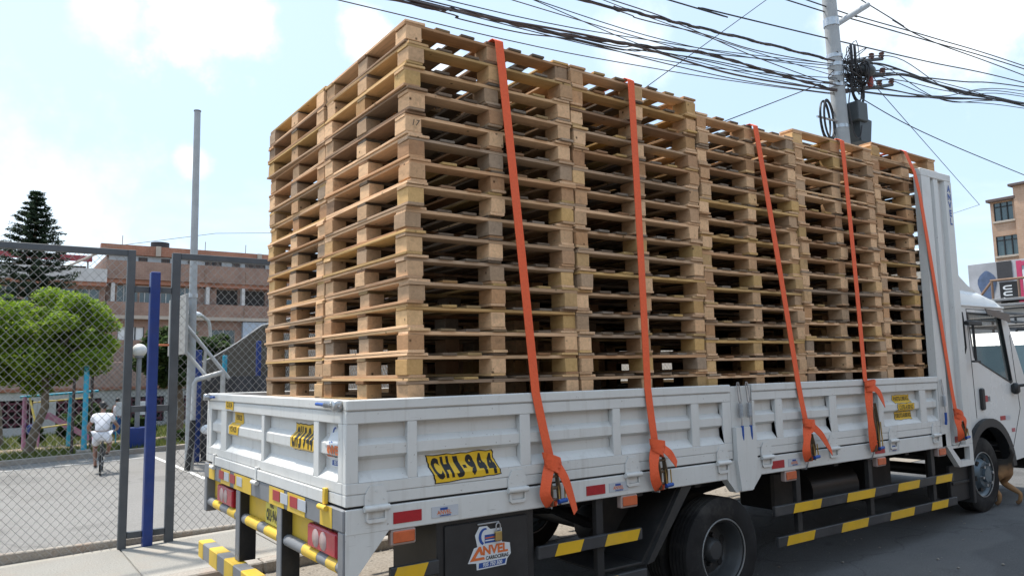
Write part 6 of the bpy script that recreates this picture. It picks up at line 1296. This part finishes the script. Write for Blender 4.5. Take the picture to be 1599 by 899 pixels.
# parked van ahead of the truck
VN = thing('van', (13.2, 1.35, gz(13)), 'white van with black roof rack parked ahead of the truck', 'van')
VZ = gz(12) ; vb = [(11.3, .42), (11.22, 1.05), (11.32, 1.62), (11.5, 1.82), (15.0, 1.82), (15.5, 1.70), (16.0, 1.12), (16.5, .95), (16.55, .42)]
vb = [(x, z + VZ) for x, z in vb]
for y0, y1 in ((.45, .52), (2.23, 2.30)):
    ho = [[(11.55, 1.12 + VZ), (12.6, 1.12 + VZ), (12.6, 1.62 + VZ), (11.62, 1.62 + VZ)], [(12.75, 1.12 + VZ), (14.0, 1.12 + VZ), (14.0, 1.62 + VZ), (12.75, 1.62 + VZ)], [(14.15, 1.12 + VZ), (15.75, 1.12 + VZ), (15.4, 1.62 + VZ), (14.15, 1.62 + VZ)]]
    m = MB(); m.plate(vb, ho, y0, y1, lambda u, v, d: (u, d, v)); sdv = m.build('side', WHITE2, VN)
    for h in ho: MB().plate(h, [], (y0 + y1) / 2 - .01, (y0 + y1) / 2 + .01, lambda u, v, d: (u, d, v)).build('window', TGLASS, sdv)
m = MB()
for (a, b) in zip(vb, vb[1:]):
    if a[0] == 11.22 or (a[0] == 15.5): continue
    m.add([(a[0], .5, a[1]), (b[0], .5, b[1]), (b[0], 2.25, b[1]), (a[0], 2.25, a[1])], [(0, 1, 2, 3)])
m.build('shell', WHITE2, VN, fix=False)
a, b = Vector((11.22, 0, 1.05 + VZ)), Vector((11.32, 0, 1.62 + VZ)); m = MB(); m.add([(a.x, .5, a.z), (b.x, .5, b.z), (b.x, 2.25, b.z), (a.x, 2.25, a.z)], [(0, 1, 2, 3)]); m.build('rear_window', TGLASS, VN, fix=False)
a, b = Vector((15.5, 0, 1.70 + VZ)), Vector((16.0, 0, 1.12 + VZ)); m = MB(); m.add([(a.x, .5, a.z), (b.x, .5, b.z), (b.x, 2.25, b.z), (a.x, 2.25, a.z)], [(0, 1, 2, 3)]); m.build('windscreen', TGLASS, VN, fix=False)
rk = MB()
for z in (1.93, 2.06, 2.2): rk.tube([(11.6, .5, z + VZ), (11.6, 2.25, z + VZ), (15.0, 2.25, z + VZ), (15.0, .5, z + VZ)], .025, 6, closed=True)
for x in (11.6, 12.5, 13.4, 14.2, 15.0):
    for y in (.5, 2.25): rk.tube([(x, y, 1.78 + VZ), (x, y, 2.2 + VZ)], .02, 6)
    rk.tube([(x, .5, 1.93 + VZ), (x, 2.25, 1.93 + VZ)], .02, 6)
rk.build('roof_rack', PLASTIC, VN, smooth=50)
for x in (12.2, 15.6):
    for y, fl_ in ((.55, False), (2.2, True)):
        e = bpy.data.objects.new('wheel', tme); COL.objects.link(e); e.parent = VN; e.scale = (.86,) * 3; e.location = Vector((x, y, gz(x) + .32)) - VN.location; e.rotation_euler = (0, 0, math.pi if fl_ else 0); inst('rim', rme, e, (0, 0, 0))
for y in (.56, 2.02): MB().cbox(11.19, 11.26, y, y + .16, .75 + VZ, 1.0 + VZ, .02).build('tail_lamp', LAMPR, VN)
# shop fronts filling the street end; unseen houses opposite added to block low sky light
for (x0, x1, y0, y1, h, mt, lab) in ((22, 34, 15.5, 30, 4.2, PLB, 'low beige building beyond the utility pole'), (18, 60, -30, -14, 6.5, BRT, 'brick row of houses on the opposite side of the street'), (4.5, 17.5, -26, -11, 7.2, BRK, 'brown brick house facing the truck across the street'), (-9, 4, -26, -11.3, 6.0, PLB, 'beige plastered house opposite the tailgate'), (-28, -9.5, -26, -11, 6.8, BRK, 'brown brick house opposite the fence corner')):
    o = thing('row_building', ((x0 + x1) / 2, (y0 + y1) / 2, gz(x0) - .1), lab, 'building'); MB().cbox(x0, x1, y0, y1, -.6, h, .03).build('wall', mt, o); MB().cbox(x0 - .1, x1 + .1, y0 - .1, y1 + .1, h + .002, h + .25, .02).build('roof_edge', PLB, o)
    fy = y0 if y0 > 0 else y1; sgn = -1 if y0 > 0 else 1; x = x0 + 1.2
    while x + 1.6 < x1:
        for zc in [1.0 + 2.7 * q for q in range(int(h // 2.9) + 0)]: MB().cbox(x, x + 1.5, min(fy, fy + sgn * .04), max(fy, fy + sgn * .04), zc, zc + 1.3, .01).build('window', WGLASS, o)
        x += 3.0

for o in bpy.data.objects:
    if '_o' in o: del o['_o']
